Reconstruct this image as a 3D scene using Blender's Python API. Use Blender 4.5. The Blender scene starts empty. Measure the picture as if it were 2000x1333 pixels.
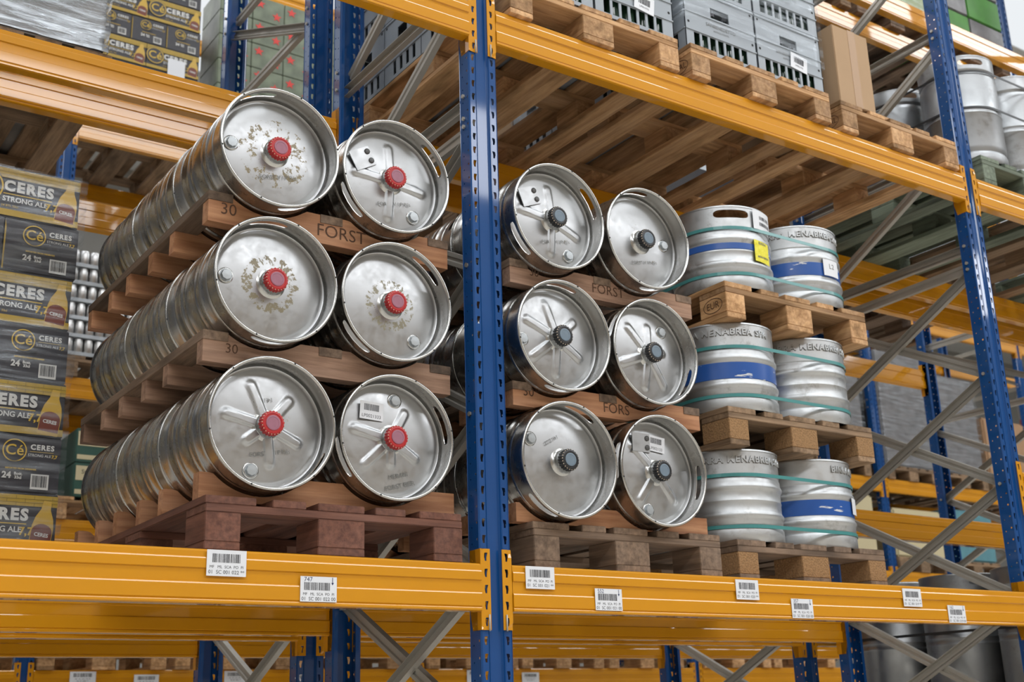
import bpy, bmesh, math, random
from mathutils import Vector, Matrix, Euler
random.seed(7)
PI = math.pi
sc = bpy.context.scene
C = sc.collection

# ---------------------------------------------------------------- camera, world, light, exposure
cd = bpy.data.cameras.new('camera'); cam = bpy.data.objects.new('camera', cd); C.objects.link(cam)
cam.location = (-1.1529, -3.0953, -0.4547)
cam.rotation_euler = (1.8731, 0.0305, -0.599)
cd.sensor_width = 36; cd.lens = 2381.9/2000*36; cd.clip_end = 200; cd.clip_start = 0.05
cd.dof.use_dof = True; cd.dof.focus_distance = 3.65; cd.dof.aperture_fstop = 4.8
sc.camera = cam
sc.view_settings.view_transform = 'Standard'; sc.view_settings.look = 'None'
sc.view_settings.gamma = 1; sc.view_settings.use_curve_mapping = False
sc.view_settings.exposure = -0.27
w = bpy.data.worlds.new('world'); sc.world = w; w.use_nodes = True
w.node_tree.nodes['Background'].inputs[0].default_value = (0.80, 0.88, 1.0, 1)
w.node_tree.nodes['Background'].inputs[1].default_value = 0.38

def area(name, loc, rot, sx, sy, power, col=(1, 1, 1)):
    l = bpy.data.lights.new(name, 'AREA'); l.shape = 'RECTANGLE'; l.size = sx; l.size_y = sy
    l.energy = power; l.color = col
    o = bpy.data.objects.new(name, l); C.objects.link(o); o.location = loc; o.rotation_euler = rot
    return o
SKY = 8.2
for i, (x, y) in enumerate([(-2.5, -3.5), (4.5, -3.5), (11.5, -3.5)]):
    area('skylight_light', (x, y, SKY-.1), (0, 0, 0), 5.0, 1.6, 260, (0.95, 0.98, 1.0))
for i, (x, y) in enumerate([(-7, -11.5), (5, -11.5), (17, -11.5)]):
    area('skylight_light', (x, y, SKY-.1), (0, 0, 0), 12.0, 2.6, 1080, (0.97, 0.98, 1.0))
for i, (x, y) in enumerate([(-2.5, 3.65), (4.5, 3.65), (11.5, 3.65)]):
    area('skylight_light', (x, y, SKY-.1), (0, 0, 0), 5.0, 1.6, 230, (0.95, 0.98, 1.0))
for i, (x, y) in enumerate([(1.5, 10), (12, 10)]):
    area('skylight_light', (x, y, SKY-.1), (0, 0, 0), 7.0, 2.0, 200, (0.97, 0.98, 1.0))

# ---------------------------------------------------------------- materials
MATS = {}
def nodes(name):
    m = bpy.data.materials.new(name); m.use_nodes = True
    nt = m.node_tree; b = nt.nodes['Principled BSDF']
    return m, nt, b
def L(nt, a, b): nt.links.new(a, b)
def simple(name, col, rough=.5, metal=0, coat=0, var=0.0, bump=0, nscale=8):
    m, nt, b = nodes(name)
    b.inputs['Base Color'].default_value = (*col, 1); b.inputs['Roughness'].default_value = rough
    b.inputs['Metallic'].default_value = metal
    if coat: b.inputs['Coat Weight'].default_value = coat; b.inputs['Coat Roughness'].default_value = .15
    if var or bump:
        tc = nt.nodes.new('ShaderNodeTexCoord'); n = nt.nodes.new('ShaderNodeTexNoise'); n.inputs['Scale'].default_value = nscale
        n.inputs['Detail'].default_value = 5
        L(nt, tc.outputs['Object'], n.inputs['Vector'])
        if var:
            mx = nt.nodes.new('ShaderNodeMix'); mx.data_type = 'RGBA'
            mx.inputs[6].default_value = (*[c*(1-var) for c in col], 1); mx.inputs[7].default_value = (*[min(1, c*(1+var)) for c in col], 1)
            L(nt, n.outputs['Fac'], mx.inputs[0]); L(nt, mx.outputs[2], b.inputs['Base Color'])
        if bump:
            bp = nt.nodes.new('ShaderNodeBump'); bp.inputs['Strength'].default_value = bump; bp.inputs['Distance'].default_value = .01
            L(nt, n.outputs['Fac'], bp.inputs['Height']); L(nt, bp.outputs['Normal'], b.inputs['Normal'])
    MATS[name] = m
    return m

def wood(name, dark, light, axis, rough=.75, dirt=.4, vary=.35):
    m, nt, b = nodes(name)
    tc = nt.nodes.new('ShaderNodeTexCoord'); oi = nt.nodes.new('ShaderNodeObjectInfo')
    add = nt.nodes.new('ShaderNodeVectorMath'); add.operation = 'ADD'
    sh = nt.nodes.new('ShaderNodeVectorMath'); sh.operation = 'SCALE'; sh.inputs[0].default_value = (7, 13, 29)
    L(nt, oi.outputs['Random'], sh.inputs['Scale']); L(nt, tc.outputs['Object'], add.inputs[0]); L(nt, sh.outputs[0], add.inputs[1])
    mp = nt.nodes.new('ShaderNodeMapping'); s = [55, 55, 55]; s['xyz'.index(axis)] = 3.0; mp.inputs['Scale'].default_value = s
    L(nt, add.outputs[0], mp.inputs['Vector'])
    n = nt.nodes.new('ShaderNodeTexNoise'); n.inputs['Scale'].default_value = 1; n.inputs['Detail'].default_value = 6; n.inputs['Roughness'].default_value = .65
    L(nt, mp.outputs[0], n.inputs['Vector'])
    r = nt.nodes.new('ShaderNodeValToRGB'); e = r.color_ramp.elements
    e[0].position = .32; e[0].color = (*dark, 1); e[1].position = .68; e[1].color = (*light, 1)
    L(nt, n.outputs['Fac'], r.inputs[0])
    # blotches of dirt
    mp2 = nt.nodes.new('ShaderNodeMapping'); s2 = [14, 14, 14]; s2['xyz'.index(axis)] = 4; mp2.inputs['Scale'].default_value = s2
    L(nt, add.outputs[0], mp2.inputs['Vector'])
    n2 = nt.nodes.new('ShaderNodeTexNoise'); n2.inputs['Scale'].default_value = 1; n2.inputs['Detail'].default_value = 7
    L(nt, mp2.outputs[0], n2.inputs['Vector'])
    r2 = nt.nodes.new('ShaderNodeValToRGB'); e = r2.color_ramp.elements
    e[0].position = .50; e[0].color = (0, 0, 0, 1); e[1].position = .74; e[1].color = (1, 1, 1, 1)
    L(nt, n2.outputs['Fac'], r2.inputs[0])
    md = nt.nodes.new('ShaderNodeMath'); md.operation = 'MULTIPLY'; md.inputs[1].default_value = dirt; L(nt, r2.outputs[0], md.inputs[0])
    mx = nt.nodes.new('ShaderNodeMix'); mx.data_type = 'RGBA'; mx.inputs[7].default_value = (dark[0]*.35, dark[1]*.38, dark[2]*.42, 1)
    L(nt, md.outputs[0], mx.inputs[0]); L(nt, r.outputs[0], mx.inputs[6])
    hs = nt.nodes.new('ShaderNodeHueSaturation')
    mr = nt.nodes.new('ShaderNodeMapRange'); mr.inputs[3].default_value = 1-vary; mr.inputs[4].default_value = 1+vary
    L(nt, oi.outputs['Random'], mr.inputs[0]); L(nt, mr.outputs[0], hs.inputs['Value'])
    mr2 = nt.nodes.new('ShaderNodeMapRange'); mr2.inputs[3].default_value = .8; mr2.inputs[4].default_value = 1.1
    L(nt, n2.outputs['Fac'], mr2.inputs[0]); L(nt, mr2.outputs[0], hs.inputs['Saturation'])
    L(nt, mx.outputs[2], hs.inputs['Color']); L(nt, hs.outputs[0], b.inputs['Base Color'])
    b.inputs['Roughness'].default_value = rough
    bp = nt.nodes.new('ShaderNodeBump'); bp.inputs['Strength'].default_value = .35; bp.inputs['Distance'].default_value = .002
    L(nt, n.outputs['Fac'], bp.inputs['Height']); L(nt, bp.outputs[0], b.inputs['Normal'])
    MATS[name] = m
    return m
WOODS = {}
def wset(key, dark, light, **k):
    WOODS[key] = tuple(wood(key+'_wood_'+a, dark, light, a, **k) for a in 'xyz')
wset('fresh', (.30, .145, .05), (.60, .35, .155), dirt=.8, vary=.30)
wset('aged', (.15, .088, .045), (.33, .21, .115), dirt=.75, vary=.25)
wset('grey', (.115, .072, .045), (.26, .17, .11), dirt=.8, vary=.25)
wset('red', (.085, .028, .016), (.20, .075, .042), dirt=.5, vary=.2)
wset('cradle', (.33, .13, .055), (.56, .275, .125), dirt=.35, vary=.14)
wset('cradle_worn', (.22, .115, .07), (.44, .26, .165), dirt=.75, vary=.15)
wset('green', (.10, .12, .085), (.20, .25, .18), dirt=.7, vary=.2)
chip = simple('chipboard', (.30, .17, .075), .9, var=.6, bump=.6, nscale=140)

def paint(name, col, rough=.32, var=.06, metal=0.0, coat=.3):
    m, nt, b = nodes(name)
    tc = nt.nodes.new('ShaderNodeTexCoord'); n = nt.nodes.new('ShaderNodeTexNoise'); n.inputs['Scale'].default_value = 6; n.inputs['Detail'].default_value = 4
    L(nt, tc.outputs['Object'], n.inputs['Vector'])
    mx = nt.nodes.new('ShaderNodeMix'); mx.data_type = 'RGBA'
    mx.inputs[6].default_value = (*[c*(1-var) for c in col], 1); mx.inputs[7].default_value = (*[min(1, c*(1+var)) for c in col], 1)
    L(nt, n.outputs['Fac'], mx.inputs[0]); L(nt, mx.outputs[2], b.inputs['Base Color'])
    b.inputs['Roughness'].default_value = rough; b.inputs['Metallic'].default_value = metal
    b.inputs['Specular IOR Level'].default_value = .15
    b.inputs['Coat Weight'].default_value = coat; b.inputs['Coat Roughness'].default_value = .05
    MATS[name] = m; return m
M_yel = paint('yellow_paint', (.60, .255, .003), .55, coat=1.0)
M_blue = paint('blue_paint', (.004, .060, .22), .5, coat=.9)
def steel(name, col, rough, scuff=.5, bump=.06, nscale=22, dirt=(.12, .095, .06), dirtamt=.25, metal=1.0, zs=1.0):
    m, nt, b = nodes(name)
    tc = nt.nodes.new('ShaderNodeTexCoord'); oi = nt.nodes.new('ShaderNodeObjectInfo')
    sh = nt.nodes.new('ShaderNodeVectorMath'); sh.operation = 'SCALE'; sh.inputs[0].default_value = (17, 31, 53)
    add = nt.nodes.new('ShaderNodeVectorMath'); add.operation = 'ADD'
    L(nt, oi.outputs['Random'], sh.inputs['Scale']); L(nt, tc.outputs['Object'], add.inputs[0]); L(nt, sh.outputs[0], add.inputs[1])
    mp = nt.nodes.new('ShaderNodeMapping'); mp.inputs['Scale'].default_value = (1, 1, zs); L(nt, add.outputs[0], mp.inputs[0])
    n = nt.nodes.new('ShaderNodeTexNoise'); n.inputs['Scale'].default_value = nscale; n.inputs['Detail'].default_value = 8; n.inputs['Roughness'].default_value = .7
    L(nt, mp.outputs[0], n.inputs['Vector'])
    mr = nt.nodes.new('ShaderNodeMapRange'); mr.inputs[1].default_value = .3; mr.inputs[2].default_value = .7
    mr.inputs[3].default_value = rough*(1-scuff*.5); mr.inputs[4].default_value = rough*(1+scuff)
    L(nt, n.outputs['Fac'], mr.inputs[0]); L(nt, mr.outputs[0], b.inputs['Roughness'])
    n2 = nt.nodes.new('ShaderNodeTexNoise'); n2.inputs['Scale'].default_value = nscale*.45; n2.inputs['Detail'].default_value = 10; n2.inputs['Roughness'].default_value = .75
    L(nt, mp.outputs[0], n2.inputs['Vector'])
    r = nt.nodes.new('ShaderNodeValToRGB'); e = r.color_ramp.elements; e[0].position = .56; e[0].color = (0, 0, 0, 1); e[1].position = .72; e[1].color = (1, 1, 1, 1)
    L(nt, n2.outputs['Fac'], r.inputs[0])
    mu = nt.nodes.new('ShaderNodeMath'); mu.operation = 'MULTIPLY'; mu.inputs[1].default_value = dirtamt; L(nt, r.outputs[0], mu.inputs[0])
    mx = nt.nodes.new('ShaderNodeMix'); mx.data_type = 'RGBA'; mx.inputs[6].default_value = (*col, 1); mx.inputs[7].default_value = (*dirt, 1)
    L(nt, mu.outputs[0], mx.inputs[0]); L(nt, mx.outputs[2], b.inputs['Base Color'])
    b.inputs['Metallic'].default_value = metal
    bp = nt.nodes.new('ShaderNodeBump'); bp.inputs['Strength'].default_value = bump; bp.inputs['Distance'].default_value = .002
    L(nt, n2.outputs['Fac'], bp.inputs['Height']); L(nt, bp.outputs[0], b.inputs['Normal'])
    MATS[name] = m
    return m, nt, b, mx, tc
M_keg = steel('keg_steel', (.50, .49, .47), .25, scuff=.3, dirtamt=.3, nscale=6, bump=.01, zs=2)[0]
M_rim = steel('keg_rim_steel', (.48, .48, .465), .24, dirtamt=.08, nscale=20, scuff=.25, bump=0)[0]
M_plate = steel('keg_plate_steel', (.43, .44, .45), .36, bump=.04, scuff=.35, dirtamt=.16, nscale=26)[0]
M_satin = steel('satin_keg_steel', (.52, .535, .545), .44, scuff=.4, dirtamt=.55, nscale=26, zs=1)[0]
M_galv = steel('galvanised_steel', (.46, .44, .40), .5, metal=.55, dirtamt=.15, nscale=10, dirt=(.25, .24, .22))[0]
M_alu = steel('worn_keg_steel', (.36, .37, .38), .38, dirtamt=.65, nscale=12)[0]
def residue_plate(name, r0, r1, amt, col, seed):
    m, nt, b, mx, tc = steel(name, (.43, .44, .45), .35, bump=.04, scuff=.35, dirtamt=.14, nscale=26)
    fl = nt.nodes.new('ShaderNodeVectorMath'); fl.operation = 'MULTIPLY'; fl.inputs[1].default_value = (1, 1, 0); L(nt, tc.outputs['Object'], fl.inputs[0])
    sx = nt.nodes.new('ShaderNodeVectorMath'); sx.operation = 'LENGTH'; L(nt, fl.outputs[0], sx.inputs[0])
    # radial streaks: angle stretched noise
    sep = nt.nodes.new('ShaderNodeSeparateXYZ'); L(nt, tc.outputs['Object'], sep.inputs[0])
    at = nt.nodes.new('ShaderNodeMath'); at.operation = 'ARCTAN2'; L(nt, sep.outputs[1], at.inputs[0]); L(nt, sep.outputs[0], at.inputs[1])
    cb = nt.nodes.new('ShaderNodeCombineXYZ'); L(nt, at.outputs[0], cb.inputs[0]); L(nt, sx.outputs['Value'], cb.inputs[1]); cb.inputs[2].default_value = seed
    mp = nt.nodes.new('ShaderNodeMapping'); mp.inputs['Scale'].default_value = (4.5, 38, 1); L(nt, cb.outputs[0], mp.inputs[0])
    n = nt.nodes.new('ShaderNodeTexNoise'); n.inputs['Scale'].default_value = 1; n.inputs['Detail'].default_value = 6; n.inputs['Roughness'].default_value = .75
    L(nt, mp.outputs[0], n.inputs['Vector'])
    a = nt.nodes.new('ShaderNodeMapRange'); a.inputs[1].default_value = r0-.012; a.inputs[2].default_value = r0+.01; L(nt, sx.outputs['Value'], a.inputs[0])
    c = nt.nodes.new('ShaderNodeMapRange'); c.inputs[1].default_value = r1+.012; c.inputs[2].default_value = r1-.02; L(nt, sx.outputs['Value'], c.inputs[0])
    m1 = nt.nodes.new('ShaderNodeMath'); m1.operation = 'MULTIPLY'; L(nt, a.outputs[0], m1.inputs[0]); L(nt, c.outputs[0], m1.inputs[1])
    m2 = nt.nodes.new('ShaderNodeMath'); m2.operation = 'MULTIPLY'; L(nt, m1.outputs[0], m2.inputs[0]); L(nt, n.outputs['Fac'], m2.inputs[1])
    r = nt.nodes.new('ShaderNodeMapRange'); r.inputs[1].default_value = 1-amt; r.inputs[2].default_value = 1-amt+.03; L(nt, m2.outputs[0], r.inputs[0])
    mm = nt.nodes.new('ShaderNodeMix'); mm.data_type = 'RGBA'; mm.inputs[7].default_value = (*col, 1)
    L(nt, mx.outputs[2], mm.inputs[6]); L(nt, r.outputs[0], mm.inputs[0]); L(nt, mm.outputs[2], b.inputs['Base Color'])
    iv = nt.nodes.new('ShaderNodeMath'); iv.operation = 'SUBTRACT'; iv.inputs[0].default_value = 1; L(nt, r.outputs[0], iv.inputs[1])
    L(nt, iv.outputs[0], b.inputs['Metallic'])
    return m
M_res1 = residue_plate('residue_plate_a', .05, .105, .51, (.23, .20, .13), 1.3)
M_res2 = residue_plate('residue_plate_b', .045, .10, .50, (.26, .24, .17), 5.1)
M_res4 = residue_plate('residue_plate_d', .03, .12, .37, (.27, .23, .15), 3.3)
M_res3 = residue_plate('residue_plate_c', .045, .13, .46, (.24, .20, .12), 9.7)
M_red = simple('red_cap_plastic', (.42, .016, .018), .4)
M_mauve = simple('red_cap_face', (.30, .12, .17), .5, var=.15, nscale=60)
M_blk = simple('black_cap_plastic', (.018, .018, .02), .35)
M_bluegrey = simple('black_cap_face', (.14, .19, .24), .5, var=.12, nscale=60)
M_dot = simple('cap_dots', (.65, .52, .38), .5)
M_bolt = simple('bolt_metal', (.42, .45, .47), .4, metal=.6)
M_dark = simple('dark_hole', (.012, .012, .012), .8)
M_white = simple('white_sticker', (.72, .74, .78), .5, var=.04)
M_ink = simple('black_ink', (.02, .02, .025), .6)
M_inkg = simple('grey_ink', (.14, .14, .13), .6)
M_burn = simple('branded_mark', (.085, .04, .02), .8)
M_blueink = simple('blue_ink', (.02, .03, .10), .6)
M_yst = simple('yellow_sticker', (.75, .68, .03), .45, bump=.6, nscale=40, var=.1)
M_teal = simple('teal_strap', (.055, .24, .24), .3, coat=.3)
M_blackstrap = simple('black_strap', (.02, .022, .025), .4)
M_crate = simple('grey_crate_plastic', (.30, .335, .375), .42, var=.06)
M_cart = simple('brown_cardboard', (.42, .28, .165), .85, var=.06)
M_cart2 = simple('dark_cardboard', (.36, .22, .125), .85, var=.1)
M_tape = simple('brown_tape', (.38, .23, .12), .35)
M_boxdk = simple('dark_carton', (.038, .037, .045), .42, var=.25, nscale=30)
M_boxye = simple('yellow_carton', (.42, .28, .035), .45, var=.2, nscale=30)
M_cwhite = simple('white_print', (.62, .62, .60), .45)
M_cyel = simple('yellow_print', (.60, .40, .05), .45)
M_cbrown = simple('label_print', (.16, .035, .02), .45)
M_bottle = simple('bottle_print', (.56, .36, .06), .35, var=.2, nscale=20)
M_seam = simple('seam_line', (.02, .02, .022), .6)
M_glass = simple('bottle_glass', (.02, .05, .03), .12)
M_capw = simple('bottle_cap', (.6, .62, .75), .35)
M_gbox = simple('dark_green_carton', (.02, .075, .055), .5, var=.2)
M_cream = simple('cream_print', (.55, .48, .30), .5)
M_pgreen = simple('pale_green_carton', (.35, .42, .25), .5, var=.45, nscale=6)
M_bgreen = simple('bright_green_carton', (.07, .24, .04), .5, var=.35, nscale=7)
M_star = simple('red_star_print', (.62, .03, .02), .5)
M_wrapg = simple('wrapped_grey_goods', (.16, .155, .16), .35, var=.5, bump=.8, nscale=9)
M_wrapw = simple('wrapped_white_goods', (.42, .46, .50), .3, var=.4, bump=.8, nscale=12)
M_can = simple('can_metal', (.62, .62, .62), .3, metal=.9)
M_cyl = simple('gas_cylinder_paint', (.22, .22, .21), .4)
M_cylred = simple('red_cylinder_paint', (.28, .03, .02), .4)
M_floor = simple('concrete_floor', (.64, .60, .53), .55, var=.08, nscale=2)
M_wall = simple('hall_wall_panel', (.27, .265, .25), .8, var=.06)
M_wallf = simple('front_wall_panel', (.34, .27, .20), .8, var=.1)
M_roof = simple('roof_panel', (.55, .55, .54), .8)
M_wrapblue = simple('load_under_film', (.20, .19, .18), .6, var=.8, nscale=7)
M_cyan = simple('bluish_goods', (.10, .25, .30), .5, var=.3)
M_hose = simple('black_hose', (.02, .02, .02), .5)
def film(name, base=.30, gain=.55):
    m, nt, b = nodes(name)
    out = nt.nodes['Material Output']
    tc = nt.nodes.new('ShaderNodeTexCoord'); mp = nt.nodes.new('ShaderNodeMapping'); mp.inputs['Rotation'].default_value = (.1, .45, .2); mp.inputs['Scale'].default_value = (3, 3, 34)
    L(nt, tc.outputs['Object'], mp.inputs[0])
    n = nt.nodes.new('ShaderNodeTexNoise'); n.inputs['Scale'].default_value = 1.4; n.inputs['Detail'].default_value = 6; L(nt, mp.outputs[0], n.inputs['Vector'])
    r = nt.nodes.new('ShaderNodeMapRange'); r.inputs[1].default_value = .42; r.inputs[2].default_value = .72; r.inputs[3].default_value = base*.4; r.inputs[4].default_value = gain
    L(nt, n.outputs['Fac'], r.inputs[0])
    bp = nt.nodes.new('ShaderNodeBump'); bp.inputs['Strength'].default_value = .5; bp.inputs['Distance'].default_value = .01
    L(nt, n.outputs['Fac'], bp.inputs['Height'])
    b.inputs['Base Color'].default_value = (.68, .75, .82, 1); b.inputs['Roughness'].default_value = .14; b.inputs['Metallic'].default_value = .35
    L(nt, bp.outputs[0], b.inputs['Normal']); L(nt, r.outputs[0], b.inputs['Alpha'])
    MATS[name] = m; return m
M_film = film('stretch_film', .4, 1.0)
M_film2 = film('thin_stretch_film', .03, .30)
def emis(name, col, s):
    m = bpy.data.materials.new(name); m.use_nodes = True; nt = m.node_tree; nt.nodes.clear()
    e = nt.nodes.new('ShaderNodeEmission'); e.inputs[0].default_value = (*col, 1); e.inputs[1].default_value = s
    o = nt.nodes.new('ShaderNodeOutputMaterial'); nt.links.new(e.outputs[0], o.inputs[0]); return m
M_sky = emis('skylight_glow', (.93, .97, 1.0), 1.1)
M_win = emis('window_glow', (.90, .96, 1.0), 6.0)
def bandmat():
    m, nt, b = nodes('worn_blue_band')
    tc = nt.nodes.new('ShaderNodeTexCoord'); oi = nt.nodes.new('ShaderNodeObjectInfo')
    sh = nt.nodes.new('ShaderNodeVectorMath'); sh.operation = 'SCALE'; sh.inputs[0].default_value = (17, 31, 53); add = nt.nodes.new('ShaderNodeVectorMath')
    L(nt, oi.outputs['Random'], sh.inputs['Scale']); L(nt, tc.outputs['Object'], add.inputs[0]); L(nt, sh.outputs[0], add.inputs[1])
    mp = nt.nodes.new('ShaderNodeMapping'); mp.inputs['Scale'].default_value = (9, 9, 45); L(nt, add.outputs[0], mp.inputs[0])
    n = nt.nodes.new('ShaderNodeTexNoise'); n.inputs['Scale'].default_value = 1; n.inputs['Detail'].default_value = 6; L(nt, mp.outputs[0], n.inputs['Vector'])
    r = nt.nodes.new('ShaderNodeMapRange'); r.inputs[1].default_value = .61; r.inputs[2].default_value = .625; L(nt, n.outputs['Fac'], r.inputs[0])
    mx = nt.nodes.new('ShaderNodeMix'); mx.data_type = 'RGBA'; mx.inputs[6].default_value = (.018, .085, .33, 1); mx.inputs[7].default_value = (.6, .62, .64, 1)
    L(nt, r.outputs[0], mx.inputs[0]); L(nt, mx.outputs[2], b.inputs['Base Color']); b.inputs['Roughness'].default_value = .3
    return m
M_band = bandmat()

# ---------------------------------------------------------------- mesh helpers
def mk(name, verts, faces, mat, smooth=False, angle=None):
    me = bpy.data.meshes.new(name); me.from_pydata([tuple(v) for v in verts], [], faces)
    ms = mat if isinstance(mat, (list, tuple)) else [mat]
    for m in ms: me.materials.append(m)
    me.validate(); me.update()
    if smooth: me.shade_smooth()
    if angle is not None:
        me.shade_smooth()
        try: me.set_sharp_from_angle(angle=angle)
        except Exception: pass
    return me
def put(name, me, parent=None, loc=(0, 0, 0), rot=(0, 0, 0), scale=None):
    o = bpy.data.objects.new(name, me); C.objects.link(o)
    if parent: o.parent = parent
    o.location = loc; o.rotation_euler = rot
    if scale: o.scale = scale
    return o
def tag(o, label, cat, group=None, kind=None):
    if label: o['label'] = label
    if cat: o['category'] = cat
    if group: o['group'] = group
    if kind: o['kind'] = kind
    return o
def thing(name, label, cat, loc=(0, 0, 0), rot=(0, 0, 0), group=None):
    o = bpy.data.objects.new(name, None); C.objects.link(o); o.location = loc; o.rotation_euler = rot
    o.empty_display_size = .1
    return tag(o, label, cat, group)
def copy_thing(o, loc=None, label=None, parent=None, rot=None):
    c = o.copy(); C.objects.link(c); c.parent = parent
    if parent is None:
        if loc is not None: c.location = loc
        if rot is not None: c.rotation_euler = rot
        if label: c['label'] = label
    for ch in o.children: copy_thing(ch, parent=c)
    return c
class MB:
    def __init__(s): s.v = []; s.f = []
    def add(s, v, f):
        n = len(s.v); s.v += [Vector(p) for p in v]; s.f += [tuple(i+n for i in q) for q in f]; return s
    def box(s, a, b):
        x0, y0, z0 = a; x1, y1, z1 = b
        return s.add([(x0, y0, z0), (x1, y0, z0), (x1, y1, z0), (x0, y1, z0), (x0, y0, z1), (x1, y0, z1), (x1, y1, z1), (x0, y1, z1)],
                     [(0, 3, 2, 1), (4, 5, 6, 7), (0, 1, 5, 4), (1, 2, 6, 5), (2, 3, 7, 6), (3, 0, 4, 7)])
    def quad(s, *p): return s.add(p, [tuple(range(len(p)))])
    def prism(s, poly, axis, a, b):
        n = len(poly)
        def P(p, t):
            if axis == 'x': return (t, p[0], p[1])
            if axis == 'y': return (p[0], t, p[1])
            return (p[0], p[1], t)
        v = [P(p, a) for p in poly]+[P(p, b) for p in poly]
        f = [(i, (i+1) % n, (i+1) % n+n, i+n) for i in range(n)]+[tuple(range(n-1, -1, -1)), tuple(range(n, 2*n))]
        return s.add(v, f)
    def lathe(s, prof, n=48, cap0=False, cap1=False):
        v = []; f = []
        for r, z in prof:
            for i in range(n):
                a = 2*PI*i/n; v.append((r*math.cos(a), r*math.sin(a), z))
        for k in range(len(prof)-1):
            for i in range(n):
                j = (i+1) % n; f.append((k*n+i, k*n+j, (k+1)*n+j, (k+1)*n+i))
        if cap0: f.append(tuple(range(n-1, -1, -1)))
        if cap1: f.append(tuple(range((len(prof)-1)*n, len(prof)*n)))
        return s.add(v, f)
    def xf(s, M):
        s.v = [M @ p for p in s.v]; return s
    def mesh(s, name, mat, **k):
        me = mk(name, s.v, s.f, mat, **k)
        bm = bmesh.new(); bm.from_mesh(me); bmesh.ops.remove_doubles(bm, verts=bm.verts, dist=1e-6); bmesh.ops.recalc_face_normals(bm, faces=bm.faces); bm.to_mesh(me); bm.free()
        if k.get('angle') is not None:
            me.shade_smooth(); me.set_sharp_from_angle(angle=k['angle'])
        return me
def solid(me, th):
    bm = bmesh.new(); bm.from_mesh(me)
    bmesh.ops.solidify(bm, geom=bm.faces[:]+bm.edges[:]+bm.verts[:], thickness=th)
    bmesh.ops.recalc_face_normals(bm, faces=bm.faces); bm.to_mesh(me); bm.free(); return me
_bc = {}
def boxmesh(dx, dy, dz, mat, bev=.002, name='board'):
    k = (round(dx, 4), round(dy, 4), round(dz, 4), mat.name, bev)
    if k in _bc: return _bc[k]
    me = MB().box((-dx/2, -dy/2, -dz/2), (dx/2, dy/2, dz/2)).mesh(name, mat)
    if bev:
        bm = bmesh.new(); bm.from_mesh(me); bmesh.ops.bevel(bm, geom=bm.edges[:], offset=bev, segments=2, affect='EDGES'); bm.to_mesh(me); bm.free()
    _bc[k] = me; return me
_tc = {}
def textmesh(s, size, mat, extrude=0, bold=0, align='CENTER', space=1.0):
    k = (s, size, mat.name, extrude, bold, align, space)
    if k in _tc: return _tc[k]
    cu = bpy.data.curves.new('lettering', 'FONT'); cu.body = s; cu.size = size; cu.align_x = align; cu.align_y = 'CENTER'
    cu.extrude = extrude; cu.offset = bold; cu.space_character = space; cu.resolution_u = 3
    o = bpy.data.objects.new('t', cu); C.objects.link(o)
    dg = bpy.context.evaluated_depsgraph_get(); dg.update()
    me = bpy.data.meshes.new_from_object(o.evaluated_get(dg)); me.name = 'lettering'
    bpy.data.objects.remove(o); bpy.data.curves.remove(cu)
    bm = bmesh.new(); bm.from_mesh(me); bmesh.ops.triangulate(bm, faces=bm.faces[:]); bmesh.ops.remove_doubles(bm, verts=bm.verts, dist=1e-6); bm.to_mesh(me); bm.free()
    me.materials.clear(); me.materials.append(mat)
    _tc[k] = me; return me
UP = (PI/2, 0, 0)       # text in XY -> faces -Y
def text(name, s, size, mat, parent, loc, rot=UP, **k):
    return put(name, textmesh(s, size, mat, **k), parent, loc, rot)

# ---------------------------------------------------------------- pallet rack
def hole_cell(mb, P, u0, u1, v0, v1, hole):
    # P maps (u,v)->3d ; hole = 8 points matching corners/mids order
    um = (u0+u1)/2; vm = (v0+v1)/2
    outer = [(u0, v0), (um, v0), (u1, v0), (u1, vm), (u1, v1), (um, v1), (u0, v1), (u0, vm)]
    v = [P(*p) for p in outer]+[P(*p) for p in hole]
    mb.add(v, [(i, (i+1) % 8, (i+1) % 8+8, i+8) for i in range(8)])
def slot_pts(cu, cv, flip):
    w = .0065; h = .0125; s = -1 if flip else 1
    pts = [(-w*.1*s-.0035, -h), (-.0005, -h), (.0035, -h), (.0045, 0), (w, h*.35), (0, h), (-w, h*.7), (-w, -.002)]
    pts = [(-w*.55, -h), (0, -h), (w*.4, -h), (w*.45, -.001), (w, h*.95), (0, h), (-w*.8, h*.9), (-w, 0)]
    if flip: pts = [(-a, b) for a, b in [pts[2], pts[1], pts[0], pts[7], pts[6], pts[5], pts[4], pts[3]]]
    return [(cu+a, cv+b) for a, b in pts]
def rnd_pts(cu, cv, r):
    return [(cu+r*math.cos(a), cv+r*math.sin(a)) for a in [PI*1.25, PI*1.5, PI*1.75, 0, PI*.25, PI*.5, PI*.75, PI]]
Z0, Z1 = -2.10, 5.4
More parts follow.
